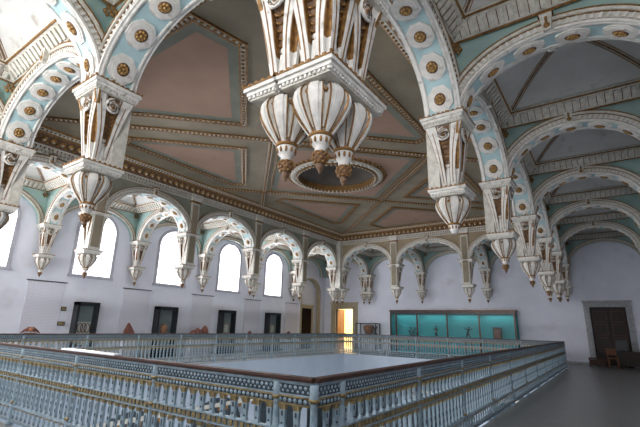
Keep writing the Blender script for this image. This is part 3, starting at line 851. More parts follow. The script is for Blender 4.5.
# gilded mouldings along the diagonals
tm = MB('ivory', 'gold')
def mould(p, q):
    p, q = Vector((*p, ZC)), Vector((*q, ZC)); d = (q - p).normalized(); s = Vector((-d.y, d.x, 0))
    tm.strip([p, q], s, (0, 0, -1), .16, .03, 'ivory'); tm.strip([p + s * .09, q + s * .09], s, (0, 0, -1), .025, .045, 'gold'); tm.strip([p - s * .09, q - s * .09], s, (0, 0, -1), .025, .045, 'gold')
    ln = (q - p).length; n = int(ln / .13)
    for k in range(n): tm.ball(p + d * (ln * (k + .5) / n) + Vector((0, 0, -.035)), .05, .05, .03, 'gold', 6)
lim = W / 2 - .62
for sx in (-1, 1):
    for sy in (-1, 1):
        # line through (cx+sx*D, cy) and (cx, cy+sy*D), extended to the cornice on both ends
        mould((cx - sx * (lim - D), cy + sy * lim), (cx + sx * (D + min(lim, L / 2 - .6 - D)), cy - sy * min(lim, L / 2 - .6 - D)))
struct(tm, 'trim_ceiling_diagonals')
# central cornice
cc = MB('brown', 'gold', 'ivory', 'band')
rect = lambda e_: [(g + e_, g + e_), (L - g - e_, g + e_), (L - g - e_, W - g - e_), (g + e_, W - g - e_)]
prof = [(0, ZC - .50, 'ivory'), (.05, ZC - .46, 'gold'), (.06, ZC - .40, 'ivory'), (.10, ZC - .36, 'brown'), (.50, ZC - .17, 'gold'), (.54, ZC - .11, 'ivory'), (.66, ZC - .06, 'gold'), (.72, ZC, 'gold')]
for i in range(len(prof) - 1):
    A, B = rect(prof[i][0]), rect(prof[i + 1][0])
    for k in range(4):
        q = (k + 1) % 4
        cc.add([(*A[k], prof[i][1]), (*A[q], prof[i][1]), (*B[q], prof[i + 1][1]), (*B[k], prof[i + 1][1])], [(0, 1, 2, 3)], prof[i][2])
def along(e_, z, sp, fn):
    A = rect(e_)
    for k in range(4):
        p, q = Vector((*A[k], z)), Vector((*A[(k + 1) % 4], z)); d = q - p; ln = d.length; d.normalize(); n = int(ln / sp)
        for s_ in range(n): fn(p + d * (ln * (s_ + .5) / n), d, Vector((-d.y, d.x, 0)), s_)
def scroll(c, d, n, k):
    cc.ball(c + d * .03 + n * .05 + Vector((0, 0, .02)), .085, .085, .09, 'goldbright', 8); cc.ball(c + d * .03 + n * .08 + Vector((0, 0, -.04)), .04, .04, .045, 'ivory', 6); cc.ball(c - d * .09 - n * .03 + Vector((0, 0, -.05)), .05, .05, .06, 'gold', 6)
along(.30, ZC - .27, .26, scroll)
along(.61, ZC - .09, .12, lambda c, d, n, k: cc.ball(c, .035, .035, .03, 'gold', 6))
along(.04, ZC - .46, .12, lambda c, d, n, k: cc.add([c + d * x + n * y + Vector((0, 0, z)) for z in (-.06, .05) for x, y in ((-.035, 0), (.035, 0), (.035, .05), (-.035, .05))], [(0, 1, 2, 3), (4, 5, 6, 7), (0, 1, 5, 4), (2, 3, 7, 6), (0, 3, 7, 4), (1, 2, 6, 5)], 'ivory'))
struct(cc, 'trim_central_cornice')
# dentil string course on the hall face above the arches
for nm, n, w, tot, tf, pos, desc in sides:
    t = MB('ivory', 'gold'); h = AH - .03
    k = .3
    def bx(u0, u1, d0, d1, z0, z1, m):
        v = [tf(u, d, z) for z in (z0, z1) for u, d in ((u0, d0), (u1, d0), (u1, d1), (u0, d1))]
        t.add(v, [(0, 1, 2, 3), (4, 5, 6, 7), (0, 1, 5, 4), (2, 3, 7, 6), (0, 3, 7, 4), (1, 2, 6, 5)], m)
    hh = 1
    bx(.3, tot - .3, h, h + .04, ZC - .62, ZC - .58, 'ivory')
    while k < tot - .3:
        bx(k, k + .055, h, h + .035, ZC - .60, ZC - .50, 'ivory'); k += .11
    struct(t, 'trim_string_' + nm)
# ------------------------------------------------------------------ balustrades
SP = .15; HT = 1.175
def baluster_mesh():
    m = MB('iron', 'goldlight', 'irondark', 'ironblack')
    for y in (-1, 1):
        for z0, z1 in ((.36, .41), (.53, .60), (.785, .80), (.85, .89)): m.box(-.010, .010, y * .0155 - .002, y * .0155 + .002, z0, z1, 'ironblack')
        m.ball((0, y * .018, .47), .016, .005, .022, 'ironblack', 6)
    # lower tier
    m.frustum(.019, .014, .30, .030, .016, .62, 'iron'); m.frustum(.030, .018, .62, .042, .024, .66, 'goldlight')
    m.frustum(.03, .02, .30, .024, .014, .34, 'iron')
    m.ball((0, 0, .47), .034, .018, .05, 'iron', 8)
    # upper tier
    m.frustum(.020, .013, .76, .032, .016, .90, 'iron'); m.frustum(.026, .017, .90, .042, .026, .943, 'goldlight')
    m.ball((0, 0, .82), .034, .018, .035, 'iron', 8)
    m.frustum(.03, .02, .755, .022, .013, .785, 'iron')
    # foot tier
    m.box(-.012, .012, -.01, .01, .10, .26, 'irondark'); m.ball((0, 0, .18), .045, .014, .05, 'iron', 8)
    return m
def post_mesh():
    m = MB('iron', 'goldlight')
    m.lathe([(.055, 0), (.055, .05), (.035, .09), (.033, .30), (.042, .33), (.033, .36), (.030, .70), (.045, .73), (.033, .77), (.030, .97), (.045, 1.0), (.038, 1.05), (.038, 1.12)], 12, 'iron')
    for z in (.33, .73, 1.0): m.lathe([(.040, z - .02), (.050, z), (.040, z + .02)], 12, 'goldlight')
    return m
me_bal = baluster_mesh().mesh('baluster'); me_post = post_mesh().mesh('post')
def frieze_meshes(ln):
    out = {}
    h = MB('rail', 'irondark'); h.box(0, ln, -.045, .045, HT - .022, HT, 'rail'); h.box(0, ln, -.032, .032, HT - .038, HT - .022, 'rail'); h.box(0, ln, -.025, .025, HT - .065, HT - .038, 'irondark'); out['handrail'] = h
    f = MB('ironblack', 'iron', 'goldlight'); f.box(0, ln, -.008, .008, 1.03, HT - .065, 'ironblack'); f.box(0, ln, -.022, .022, 1.005, 1.02, 'goldlight'); f.box(0, ln, -.02, .02, 1.02, 1.03, 'iron'); f.box(0, ln, -.007, .007, .955, 1.005, 'ironblack'); f.box(0, ln, -.022, .022, .943, .955, 'goldlight')
    n = int(ln / .055)
    for k in range(n):
        u = (k + .5) * ln / n
        for z, r in ((1.085, .019), (1.052, .014), (.98, .021)):
            for y in (-1, 1): f.add([(u + r * math.cos(PI / 3 * q) + (.027 if z == 1.052 else 0), y * (.012 + (.008 if 0 else 0)), z + r * math.sin(PI / 3 * q)) for q in range(6)] + [(u + (.027 if z == 1.052 else 0), y * .024, z)], [(q, (q + 1) % 6, 6) for q in range(6)], 'iron')
    out['frieze'] = f
    g_ = MB('iron', 'goldlight'); g_.box(0, ln, -.022, .022, .665, .68, 'iron'); g_.box(0, ln, -.022, .022, .74, .755, 'iron'); g_.box(0, ln, -.008, .008, .68, .74, 'irondark')
    n = int(ln / .075)
    for k in range(n):
        u = (k + .5) * ln / n; g_.box(u - .022, u + .022, -.02, .02, .685, .735, 'goldlight')
    out['middle_band'] = g_
    l = MB('iron', 'goldlight'); l.box(0, ln, -.025, .025, .26, .29, 'iron'); l.box(0, ln, -.035, .035, .06, .10, 'irondark')
    n = int(ln / .15)
    for k in range(n): u = (k + .5) * ln / n; l.box(u - .02, u + .02, -.024, .024, .235, .26, 'goldlight')
    out['bottom_rail'] = l
    return out
def balustrade(x, y, rz, ln, posts, far_first, label):
    """runs along local +x from (x,y)"""
    t = thing('balustrade', label, 'balustrade', (x, y, 0), rz, 'cast iron balustrades around the opening')
    for k, m in frieze_meshes(ln).items(): m.build(k, t)
    for p in posts: link('post', me_post, t, loc=(p, 0, 0))
    n = int((ln - .1) / SP); us = [.1 + (ln - .2) * (k + .5) / n for k in range(n)]
    us = [u for u in us if all(abs(u - p) > .05 for p in posts)]
    if far_first: us = us[::-1]
    for u in us[:100]: link('baluster', me_bal, t, loc=(u, 0, 0))
    if len(us) > 100:
        m = MB('iron', 'goldlight', 'irondark'); b0 = baluster_mesh()
        for u in us[100:]:
            o_ = len(m.v); m.v += [(p[0] + u, p[1], p[2]) for p in b0.v]
            for f_, mi, sm in zip(b0.f, b0.m, b0.s): m.f.append([i + o_ for i in f_]); m.m.append(m.mi(b0.mats[mi])); m.s.append(sm)
        m.build('balusters', t, kind='stuff')
    return t
lnX, lnY = vx1 - vx0, vy1 - vy0
pr = [.42 + 1.80 * k for k in range(11)]
balustrade(vx0, vy0, 0, lnX, [0] + pr, False, 'pale blue iron balustrade receding along the right side of the opening, beside open floor')
balustrade(vx0, vy0 + .0, PI / 2, lnY, [.40 + 1.80 * k for k in range(7)], False, 'pale blue iron balustrade across the foreground, nearest to the camera')
balustrade(vx0, vy1, 0, lnX, [0] + [.42 + 1.8 * k for k in range(11)], False, 'grey iron balustrade on the far left side in front of the window wall')
balustrade(vx1, vy0, PI / 2, lnY, [0, lnY] + [1.8 * k for k in range(1, 7)], False, 'grey iron balustrade at the far end in front of the turquoise case')
bd = MB('whiteboard', 'frame'); bd.box(-.05, .05, -.70, .70, 0, .022, 'whiteboard'); bd.box(-.052, .052, -.705, .705, -.0, .006, 'frame')
bd.build('information_board', loc=(vx0, 3.88, HT + .001), label='long narrow white board lying on the handrail of the near balustrade', category='board')

# ------------------------------------------------------------------ doors
def door_frame(tf, u0, u1, zt, w, m, name, d=.06):
    o_ = MB(m)
    def bx(a0, a1, z0, z1, dd):
        v = [tf(u, q, z) for z in (z0, z1) for u, q in ((a0, -dd), (a1, -dd), (a1, .1), (a0, .1))]
        o_.add(v, [(0, 1, 2, 3), (4, 5, 6, 7), (0, 1, 5, 4), (2, 3, 7, 6), (0, 3, 7, 4), (1, 2, 6, 5)], m)
    bx(u0 - w, u0, 0, zt + w, d); bx(u1, u1 + w, 0, zt + w, d); bx(u0, u1, zt, zt + w, d)
    bx(u0 - w - .04, u1 + w + .04, zt + w, zt + w + .07, d + .06)
    bx(u0 - w * .45, u0 - w * .3, 0, zt + w * .4, d + .02); bx(u1 + w * .3, u1 + w * .45, 0, zt + w * .4, d + .02); bx(u0 - w * .45, u1 + w * .45, zt + w * .3, zt + w * .45, d + .02)
    return o_.build(name, kind='structure')
tfB = lambda u, d, z: (XB + d, u, z)
tfL = lambda u, d, z: (u, YL + d, z)
fr = door_frame(tfB, -2.45, -.9, 2.88, .26, 'stone', 'door_1')
dd = MB('darkwood', 'redwood')
def leaf(mb, tf, u0, u1, z1, d, m1, m2, rows):
    v = [tf(u, q, z) for z in (0.01, z1) for u, q in ((u0, d), (u1, d), (u1, d + .05), (u0, d + .05))]
    mb.add(v, [(0, 1, 2, 3), (4, 5, 6, 7), (0, 1, 5, 4), (2, 3, 7, 6), (0, 3, 7, 4), (1, 2, 6, 5)], m1)
    z = .12; hh = (z1 - .2) / rows
    for r in range(rows):
        for (e_, q, mm) in ((0, d - .02, m2), (.05, d - .035, m1)):
            v = [tf(u, qq, zz) for zz in (z + e_, z + hh - .08 - e_) for u, qq in ((u0 + .08 + e_, q), (u1 - .08 - e_, q), (u1 - .08 - e_, d + .01), (u0 + .08 + e_, d + .01))]
            mb.add(v, [(0, 1, 2, 3), (4, 5, 6, 7), (0, 1, 5, 4), (2, 3, 7, 6), (0, 3, 7, 4), (1, 2, 6, 5)], mm)
        z += hh
for (u0, u1) in ((-2.45, -1.675), (-1.675, -.9)):
    l_ = MB('darkwood', 'redwood'); leaf(l_, tfB, u0 + .01, u1 - .005, 2.87, .18, 'darkwood', 'redwood', 4); lo = l_.build('door_leaf', fr)
bk = MB('darkwood'); bk.box(XB + .24, XB + TH + .02, -2.6, -.75, -.2, 3.0); struct(bk, 'wall_door_lightstop')  # unseen block added to stop light leaking between the leaves
h_ = MB('bronze'); h_.ball((XB + .13, -1.72, 1.2), .035, m='bronze'); h_.build('door_handle', fr)
fr2 = door_frame(tfB, 13.5, 14.96, 2.82, .40, 'tanstone', 'door_2')
l_ = MB('orangewood'); leaf(l_, lambda u, d, z: (XB + .08 + (14.96 - u), 14.90 - d + 0.02, z), 14.96 - 1.0, 14.94, 2.8, .0, 'orangewood', 'redwood', 4); l_.build('door_leaf', fr2)
# sunlit stair lobby behind the doorway
rm = MB('warm'); rm.box(XB + 3.2, XB + 3.4, 11.5, 17, -.3, 3.8); rm.box(XB + TH, XB + 3.4, 16.8, 17, -.3, 3.8); rm.box(XB + TH, XB + 3.4, 11.5, 11.7, -.3, 3.8); rm.box(XB + TH, XB + 3.4, 11.5, 17, -.3, -.0); rm.box(XB + TH, XB + 3.4, 11.5, 17, 3.6, 3.8)
struct(rm, 'wall_lobby')
# niche with dark door in the left wall
nb = MB('warm', 'wall'); nb.box(20.4, 22.9, YL + TH, YL + TH + .1, -.2, 5.3, 'wall'); struct(nb, 'wall_niche')
dn = MB('redwood', 'darkwood')
fr3 = door_frame(lambda u, d, z: (u, YL + .25 + d, z), 20.95, 22.15, 2.80, .16, 'tanstone', 'door_3', .03)
nt_ = MB('tanstone')
np_ = [(20.55, 0)] + [(21.65 - 1.1 * math.cos(PI * k / 24), 4.0 + .85 * math.sin(PI * k / 24)) for k in range(25)] + [(22.75, 0)]
for k in range(len(np_) - 1):
    def o3(p, d): return (p[0] + (-d if p[0] < 21.65 else d), p[1]) if p[1] <= 4.0 else (21.65 + (p[0] - 21.65) * (1 + d / 1.1), 4.0 + (p[1] - 4.0) * (1 + d / .85))
    A_, B_ = o3(np_[k], -.015), o3(np_[k + 1], -.015); C_, D_ = o3(np_[k + 1], .10), o3(np_[k], .10)
    nt_.add([(q[0], YL - .04, q[1]) for q in (A_, B_, C_, D_)] + [(q[0], YL + .30, q[1]) for q in (A_, B_)] + [(q[0], YL, q[1]) for q in (C_, D_)], [(0, 1, 2, 3), (0, 1, 5, 4), (3, 2, 6, 7)])
struct(nt_, 'trim_niche_frame')
for (u0, u1) in ((20.95, 21.55), (21.55, 22.15)):
    l_ = MB('mahogany'); leaf(l_, lambda u, d, z: (u, YL + .25 + d, z), u0 + .01, u1 - .01, 2.79, .02, 'mahogany', 'mahogany', 4); l_.build('door_leaf', fr3)
h_ = MB('bronze'); h_.ball((21.62, YL + .22, 1.1), .03, m='bronze'); h_.build('door_handle', fr3)

# skirting
sk = MB('stone'); sk.box(XF, 20.4, YL - .03, YL, 0, .12); struct(sk, 'baseboard_left')
sk = MB('stone'); sk.box(XB - .03, XB, YR, -2.75, 0, .12); sk.box(XB - .03, XB, -.6, 13.1, 0, .12); struct(sk, 'baseboard_back')

# ------------------------------------------------------------------ wall vitrines
def vitrine(x, w, label, kind):
    t = thing('display_cabinet', label, 'display case', (x, YL - .22, 0), 0, 'tall black display cabinets')
    H = 2.30; d = .19
    m = MB('black'); m.box(-w, w, d - .03, d, 0, H); m.box(-w, -w + .09, -d, d, 0, H); m.box(w - .09, w, -d, d, 0, H); m.box(-w, w, -d, d, H - .14, H); m.box(-w, w, -d, d, 0, .55)
    m.build('cabinet_body', t)
    m = MB('casegrey'); m.box(-w + .10, w - .10, d - .06, d - .03, .56, H - .15); m.build('back_panel', t)
    m = MB('black'); m.box(-w + .09, w - .09, -.05, .13, 1.02, 1.05); m.build('shelf', t)
    m = MB('caseglass'); m.box(-w + .09, w - .09, -d + .01, -d + .016, .55, H - .14); m.build('glass_door', t)
vc = [(5.85, .44), (9.62, .54), (13.55, .50), (17.4, .56)]
vlab = ['tall black display cabinet nearest the left edge, a square red pattern inside', 'tall black display cabinet with a terracotta urn inside, second from the left', 'tall black display cabinet third from the left, pale card inside', 'tall black display cabinet nearest the dark wooden door']
for k, (x, w) in enumerate(vc):
    vitrine(x, w, vlab[k], k)
    if k == 1:
        m = MB('terracotta'); m.lathe([(.10, 0), (.16, .10), (.19, .25), (.16, .36), (.09, .40), (.11, .44)], 18)
        m.build('urn', loc=(x - .05, YL - .22, 1.051), label='rounded terracotta urn on the shelf of the second black cabinet', category='urn')
    elif k == 0:
        for q, (z, lb) in enumerate(((1.38, 'upper square mosaic fragment with looping red lines in the first black cabinet'), (.60, 'lower red-patterned fragment in the first black cabinet'))):
            m = MB('cream', 'frag'); h = .46 if q == 0 else .36; m.box(-.26, .26, 0, .03, 0, h, 'cream')
            for s_ in range(3 if q == 0 else 2):
                c = Vector((-.14 + .14 * s_, -.012, h / 2)); r = .11
                m.tube([c + Vector((r * math.cos(2 * PI * i / 14), 0, (h * .38) * math.sin(2 * PI * i / 14))) for i in range(15)], .018, 5, 'frag')
            m.build('mosaic_fragment', loc=(x + .02, YL - .16, 1.051 if q == 0 else .552), label=lb, category='mosaic')
    else:
        m = MB('mosaic', 'cream'); m.box(-.2, .2, 0, .03, 0, .55, 'mosaic'); m.box(-.13, .13, -.01, 0, .08, .47, 'cream')
        m.build('relief_fragment', loc=(x, YL - .20, 1.051), label='small grey relief slab standing in the %s black cabinet' % ORD[k], category='relief')
# plaques beside first cabinet
for q, (z, w) in enumerate(((2.02, .10), (1.45, .14))):
    m = MB('bronze', 'goldlight'); m.box(-w, w, -.02, .02, 0, .16, 'bronze'); m.box(-w + .03, w - .03, -.026, -.02, .03, .13, 'goldlight')
    m.build('wall_plaque', loc=(5.05, YL - .02, z - .10), label='small square brass plaque on the white wall, %s one left of the first black cabinet' % ('upper' if q == 0 else 'lower'), category='plaque', group='brass plaques by the first cabinet')
# printed text panels
for k in range(5):
    x = 4.30 + 3.80 * k; t = thing('text_panel', 'pale grey printed text panel under brass rail, %s from left on window wall' % ORD[k], 'text panel', (x, YL - .02, .95), 0, 'text panels on the window wall')
    m = MB('printed'); m.box(-.66, .66, -.01, .015, 0, 2.02); m.build('printed_sheet', t)
    m = MB('bronze'); m.box(-.72, .72, -.03, .02, 2.05, 2.08); m.build('hanging_rail', t)

# sculpture fragments on plinths behind the far left balustrade
def plinth(x, y, w, d, h, lab):
    m = MB('panelgrey'); m.box(-w, w, -d, d, 0, h - .04); m.box(-w - .02, w + .02, -d - .02, d + .02, h - .04, h)
    return m.build('plinth', loc=(x, y, 0), label=lab, category='plinth', group='white plinths along the window wall')
plinth(3.75, 15.2, .3, .2, 1.08, 'white plinth under the flattened brown fragment, first from the left')
m = MB('frag', 'terracotta')
m.tube([(-.30, 0, .02), (-.2, 0, .10), (-.08, 0, .17), (.08, 0, .17), (.2, 0, .10), (.30, 0, .02)], [.02, .04, .06, .06, .04, .02], 8, 'frag')
m.ball((0, -.03, .13), .10, .06, .09, 'terracotta'); m.ball((-.12, -.02, .10), .05, .04, .05, 'frag'); m.ball((.12, -.02, .10), .05, .04, .05, 'frag'); m.box(-.2, .2, -.05, .05, 0, .03, 'frag')
m.build('crest_fragment', loc=(3.75, 15.2, 1.08), label='low brown curved crest fragment seen over the rail at the left', category='fragment')
plinth(7.5, 15.2, .26, .2, 1.05, 'white plinth under the pointed red fragment')
m = MB('frag'); m.add([(-.24, -.06, 0), (.24, -.06, 0), (.22, .06, 0), (-.22, .06, 0), (-.10, -.03, .46), (-.05, -.03, .48), (-.05, .03, .48), (-.10, .03, .46), (.2, -.05, .12), (.2, .05, .12), (-.23, -.05, .14), (-.23, .05, .14)], [(0, 1, 8, 5, 4, 10), (3, 11, 7, 6, 9, 2), (0, 3, 2, 1), (1, 2, 9, 8), (8, 9, 6, 5), (5, 6, 7, 4), (4, 7, 11, 10), (10, 11, 3, 0)])
m.build('pointed_fragment', loc=(7.5, 15.2, 1.05), label='pointed triangular red-brown stone fragment above the far rail', category='fragment')
plinth(11.25, 15.2, .6, .2, 1.02, 'wide white plinth under the two-humped red fragment')
m = MB('frag')
for (x_, h_2, r_) in ((-.38, .22, .17), (-.12, .34, .18), (.08, .26, .14), (.32, .46, .2)):
    m.lathe([(r_, 0), (r_ * .95, h_2 * .4), (r_ * .6, h_2 * .75), (r_ * .2, h_2 * .96), (.01, h_2)], 9, 'frag', c=(x_, 0), mod=lambda an, z: 1 + .12 * math.sin(3 * an + 9 * z))
m.box(-.52, .52, -.12, .12, 0, .09)
m.build('rocky_fragment', loc=(11.25, 15.2, 1.02), label='wide red-brown fragment with two rocky humps above the far rail', category='fragment')
for k, x in enumerate((14.8, 18.3)):
    plinth(x, 15.2, .2, .2, .72, 'low white plinth carrying a dark bust, %s of the two' % ('left' if k == 0 else 'right'))
    m = MB('frag'); m.lathe([(.15, 0), (.19, .12), (.16, .2), (.07, .25), (.065, .28), (.10, .33), (.105, .40), (.07, .47), (.01, .50)], 14, 'frag', mod=lambda an, z: 1 + (.25 * abs(math.cos(an)) if z < .22 else .06 * math.cos(an)))
    m.build('stone_bust', loc=(x, 15.2, .72), label='small dark bust seen behind the far rail, %s of the two' % ('left' if k == 0 else 'right'), category='bust', group='dark busts behind the far rail')

# ------------------------------------------------------------------ long turquoise case
X0c, X1c = 22.85, XB - .04; Y0c, Y1c = 2.62, 10.30; HC = 2.72
t = thing('display_case', 'long glass display case with turquoise lining and bronze frame on the back wall', 'display case', ((X0c + X1c) / 2, (Y0c + Y1c) / 2, 0))
ox, oy = -(X0c + X1c) / 2, -(Y0c + Y1c) / 2
def cb(mats, boxes, name):
    m = MB(*mats)
    for bx_ in boxes: m.box(bx_[0] + ox, bx_[1] + ox, bx_[2] + oy, bx_[3] + oy, bx_[4], bx_[5], bx_[6] if len(bx_) > 6 else None)
    return m.build(name, t)
cb(['tealcase'], [(X1c - .04, X1c, Y0c, Y1c, .25, HC - .25)], 'back_panel')
cb(['tealcase', 'black'], [(X0c, X1c, Y0c, Y1c, 0, .12, 'black'), (X0c + .02, X1c, Y0c, Y1c, .12, .25, 'tealcase')], 'base')
cb(['bronze', 'black'], [(X0c - .03, X1c, Y0c - .04, Y1c + .04, HC - .10, HC, 'bronze'), (X0c, X1c, Y0c, Y1c, HC - .26, HC - .10, 'black')], 'canopy')
for u in (10.26, 9.86, 8.42, 6.5, 4.6, 2.67):
    cb(['bronze'], [(X0c - .02, X0c + .04, u - .04, u + .04, .1, HC - .2)], 'upright')
cb(['caseglass'], [(X0c, X0c + .008, Y0c, Y1c, .2, HC - .25)], 'glass_front')
cb(['tealcase'], [(X0c + .05, X1c - .04, Y1c - .02, Y1c, .25, HC - .25), (X0c + .05, X1c - .04, Y0c, Y0c + .02, .25, HC - .25)], 'end_panel')
for k, u in enumerate((5.55, 3.9)):
    m = MB('whiteboard'); m.ball((0, 0, .03), .07, .26, .035, 'whiteboard', 12)  # bright reflections on the canopy, put in as white ellipsoids
    m.build('canopy_glint', t, loc=(X0c + .1 + ox, u + oy, HC))
xc = 23.1
def stand(y, w, lab):
    m = MB('black'); m.box(-.13, .13, -w, w, .74, .78)
    for sx in (-.1, .1):
        for sy in (-w + .03, w - .03): m.box(sx - .012, sx + .012, sy - .012, sy + .012, 0, .74)
    m.build('display_stand', loc=(xc, y, .25), label=lab, category='stand', group='black stands in the turquoise case')
stand(8.85, .30, 'thin black stand under the branching bronze, first from the left in the turquoise case')
stand(7.30, .20, 'thin black stand under the left standing figure in the turquoise case')
stand(5.35, .20, 'thin black stand under the running figure in the turquoise case')
stand(3.70, .30, 'thin black stand under the dark block in the turquoise case')
zt = 1.03
m = MB('darkmetal'); m.box(-.05, .05, -.28, .28, 0, .03)
for k in range(9):
    y_ = -.26 + .065 * k; h_3 = .25 + .35 * abs(math.sin(k * 2.3)); m.tube([(0, y_ * .6, .03), (.02 * math.sin(k), y_, h_3)], .012, 5); m.ball((.02 * math.sin(k), y_, h_3), .04, m='darkmetal', n=6)
m.build('branching_bronze', loc=(xc, 8.85, zt), label='spray of small dark bronze pieces on thin stems in the turquoise case', category='sculpture')
def figure(name, pts, rad, head, limbs, loc, lab):
    m = MB('darkmetal'); m.tube(pts, rad, 8); m.ball(head, .048, .048, .06)
    for l_, r_ in limbs: m.tube(l_, r_, 6)
    m.box(-.07, .07, -.10, .10, 0, .03); m.build(name, loc=loc, label=lab, category='statuette')
figure('bronze_statuette', [(0, 0, .32), (0, .01, .42), (0, 0, .55), (0, 0, .62)], [.055, .05, .075, .035], (0, 0, .69),
       [([(0, .03, .33), (0, .05, .18), (0, .04, .03)], [.045, .035, .022]), ([(0, -.03, .33), (0, -.05, .18), (0, -.04, .03)], [.045, .035, .022]),
        ([(0, .07, .57), (0, .15, .46), (0, .20, .50)], [.03, .022, .016]), ([(0, -.07, .57), (0, -.11, .46), (0, -.10, .36)], [.03, .022, .016])], (xc, 7.30, zt), 'dark bronze statuette standing with one arm out, left figure in the turquoise case')
figure('bronze_statuette', [(0, .02, .32), (0, .01, .42), (0, -.03, .54), (0, -.04, .60)], [.055, .05, .07, .035], (0, -.06, .67),
       [([(0, .05, .33), (0, .08, .18), (0, .14, .04)], [.045, .035, .022]), ([(0, 0, .33), (0, -.09, .2), (0, -.10, .03)], [.045, .035, .022]),
        ([(0, .05, .57), (0, .16, .60), (0, .22, .66)], [.03, .022, .016]), ([(0, -.09, .57), (0, -.19, .56), (0, -.26, .62)], [.03, .022, .016])], (xc, 5.35, zt), 'dark bronze figure with raised arms and spread legs, right figure in the turquoise case')
m = MB('darkmetal', 'frag'); m.box(-.10, .10, -.22, .22, 0, .72, 'darkmetal'); m.box(-.115, -.10, -.15, .15, .12, .60, 'frag'); m.box(-.12, .12, -.25, .25, 0, .05, 'darkmetal')
m.build('stone_block', loc=(xc, 3.70, zt), label='upright dark rectangular block at the right end of the turquoise case', category='block')

# small glass case left of it
t = thing('glass_table_case', 'small glass case on thin dark legs between the bright doorway and the turquoise case', 'display case', (23.05, 12.08, 0))
m = MB('black')
for sx in (-.3, .3):
    for sy in (-.76, .76): m.box(sx - .025, sx + .025, sy - .025, sy + .025, 0, 1.85)
for z in (.98, 1.80):
    for sx in (-.3, .3): m.box(sx - .025, sx + .025, -.76, .76, z, z + .045)
    for sy in (-.76, .76): m.box(-.3, .3, sy - .025, sy + .025, z, z + .045)
m.build('case_frame', t)
m = MB('cream'); m.box(-.29, .29, -.75, .75, .96, .985); m.build('tray', t)
m = MB('caseglass'); m.box(-.315, -.31, -.74, .74, 1.02, 1.80); m.build('glass_front', t)
m = MB('terracotta', 'brown', 'darkmetal')
m.lathe([(.08, 0), (.20, .16), (.33, .42), (.36, .56), (.30, .68), (.16, .74)], 20, 'terracotta', c=(0, .0))
for k in range(5):
    an = PI + (-.9 + .45 * k); m.tube([(.37 * math.cos(an) * q, .37 * math.sin(an) * q * 1.0, z) for q, z in ((.6, .16), (.95, .42), (1.02, .56), (.86, .68))], .016, 5, 'brown')
m.build('painted_vessel', loc=(23.05, 12.0, .986), label='brown and black patterned vessel inside the small glass case', category='vessel')
t = thing('easel', 'crossed dark easel leaning inside the small glass case on its right', 'stand', (23.05, 11.50, .986))
m = MB('darkmetal'); m.tube([(0, -.16, 0), (0, .16, .72)], .03, 6); m.tube([(0, .16, 0), (0, -.16, .72)], .03, 6); m.build('cross_bar', t)

# ------------------------------------------------------------------ guard furniture by the right door
m0 = thing('wooden_bench', 'low red-brown wooden bench in front of the dark door, left end', 'bench', (22.3, -.98, 0))
m = MB('redwood'); m.box(-.2, .2, -.36, .36, .36, .41); m.build('seat', m0)
for sx in (-.16, .16):
    for sy in (-.32, .32):
        m = MB('redwood'); m.box(sx - .025, sx + .025, sy - .025, sy + .025, 0, .36); m.build('leg', m0)
m = MB('redwood'); m.box(-.175, -.16, -.3, .3, .06, .34); m.build('front_board', m0)
t = thing('wooden_chair', 'orange-brown wooden chair with a straight back beside the dark desk', 'chair', (21.7, -1.62, 0), R(10))
m = MB('orangewood'); m.box(-.2, .2, -.2, .2, .43, .47); m.build('seat', t)
m = MB('orangewood'); m.box(.17, .2, -.2, .2, .60, .88); m.build('backrest', t)
for sx in (-.18, .18):
    for sy in (-.18, .18):
        m = MB('orangewood'); m.box(sx - .02, sx + .02, sy - .02, sy + .02, 0, .43 if sx < 0 else .86); m.build('leg', t)
t = thing('desk', 'dark wooden desk standing in front of the carved door at the right edge', 'desk', (21.9, -2.65, 0))
m = MB('darkwood'); m.box(-.4, .4, -.75, .75, .74, .78); m.build('desktop', t)
m = MB('darkwood'); m.box(-.36, -.34, -.7, .7, .15, .74); m.build('front_panel', t)
for sx in (-.35, .35):
    for sy in (-.7, .7):
        m = MB('darkwood'); m.box(sx - .03, sx + .03, sy - .03, sy + .03, 0, .74); m.build('leg', t)
t = thing('armchair', 'black office armchair behind the dark desk, in front of the carved door', 'chair', (22.75, -2.05, 0), PI)
m = MB('black'); m.box(-.26, .26, -.26, .26, .42, .52); m.build('seat', t)
m = MB('black'); m.box(-.30, -.22, -.25, .25, .52, 1.25); m.build('backrest', t)
for sy in (-1, 1):
    m = MB('black'); m.tube([(-.25, sy * .29, .72), (.2, sy * .29, .72), (.2, sy * .27, .5)], .025, 6); m.build('armrest', t)
for k in range(5):
    an = 2 * PI * k / 5; m = MB('black'); m.tube([(0, 0, .12), (.27 * math.cos(an), .27 * math.sin(an), .05)], .022, 6); m.ball((.27 * math.cos(an), .27 * math.sin(an), .035), .035); m.build('leg', t)
m = MB('black'); m.tube([(0, 0, .08), (0, 0, .43)], .03, 8); m.build('column', t)

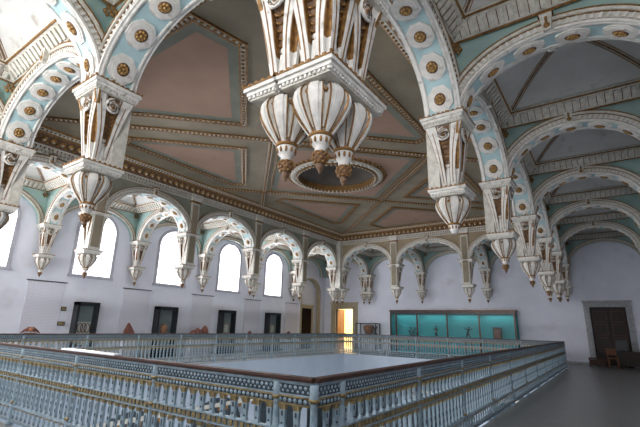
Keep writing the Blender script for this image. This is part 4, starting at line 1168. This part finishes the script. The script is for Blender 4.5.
# ------------------------------------------------------------------ light
def area(name, loc, rot, sx, sy, power, col, portal=False, spread=180):
    l = bpy.data.lights.new(name, 'AREA'); l.shape = 'RECTANGLE'; l.size = sx; l.size_y = sy; l.energy = power; l.color = col; l.spread = R(spread)
    l.cycles.is_portal = portal
    o_ = bpy.data.objects.new(name, l); COL.objects.link(o_); o_.location = loc; o_.rotation_euler = rot; return o_
DAY = (1.0, .98, .97)
for (ua, ub, zb, zs, rise) in win:
    area('window_daylight', ((ua + ub) / 2, YL + TH + .03, (zb + zs + rise) / 2), (-PI / 2, 0, 0), ub - ua, zs + rise - zb, 290, (1, .99, 1.0))
for (ua, ub, zb, zs, rise) in fwin:
    area('window_daylight', (XF - TH - .03, (ua + ub) / 2, (zb + zs + rise) / 2), (0, -PI / 2, 0), zs + rise - zb, ub - ua, 360 if ua > 3 else 150, (1, .97, .93))
LOWP = 270  # power of the added fill lamps that brighten the court
for (u0, u1, z0, z1, _) in lowX:
    area('court_fill_light', ((u0 + u1) / 2, YR - .05, (z0 + z1) / 2), (PI / 2, 0, 0), u1 - u0, z1 - z0, LOWP, (.94, .97, 1))
for (u0, u1, z0, z1, _) in lowY:
    area('court_fill_light', (XF - .05, (u0 + u1) / 2, (z0 + z1) / 2), (0, -PI / 2, 0), z1 - z0, u1 - u0, LOWP, (.94, .97, 1))
for k in range(4): area('case_lamp', (XB - .28, 3.6 + 1.9 * k, HC - .28), (0, 0, 0), .1, 1.5, 3, (.95, 1, 1))
area('lobby_sunlight', (XB + 1.9, 14.2, 3.5), (0, 0, 0), 2.4, 3.0, 280, (1.0, .88, .66))
w = bpy.data.worlds.new('World'); scn.world = w; w.use_nodes = True
bg = w.node_tree.nodes['Background']; bg.inputs[0].default_value = (.93, .95, 1, 1); bg.inputs[1].default_value = 3.0

# ------------------------------------------------------------------ camera
f_, pi_, ya_, ro_ = 409.3, R(15.32), R(35.38), R(-1.44)
fw = Vector((math.cos(ya_), math.sin(ya_), 0)); rt = Vector((math.sin(ya_), -math.cos(ya_), 0)); up = Vector((0, 0, 1))
Fv = fw * math.cos(pi_) + up * math.sin(pi_); U = up * math.cos(pi_) - fw * math.sin(pi_)
Rv = rt * math.cos(ro_) - U * math.sin(ro_); Uv = rt * math.sin(ro_) + U * math.cos(ro_)
cam = bpy.data.cameras.new('Camera'); co = bpy.data.objects.new('Camera', cam); COL.objects.link(co)
cam.sensor_width = 36; cam.lens = f_ / 640 * 36; cam.clip_end = 200
mt = Matrix((Rv, Uv, -Fv)).transposed().to_4x4(); mt.translation = Vector((-2.782, -1.989, 1.6)); co.matrix_world = mt
scn.camera = co
scn.view_settings.view_transform = 'Standard'; scn.view_settings.look = 'None'; scn.view_settings.gamma = 1; scn.view_settings.exposure = 0.2
scn.cycles.max_bounces = 10; scn.cycles.diffuse_bounces = 7; scn.cycles.transparent_max_bounces = 12; scn.cycles.use_denoising = True
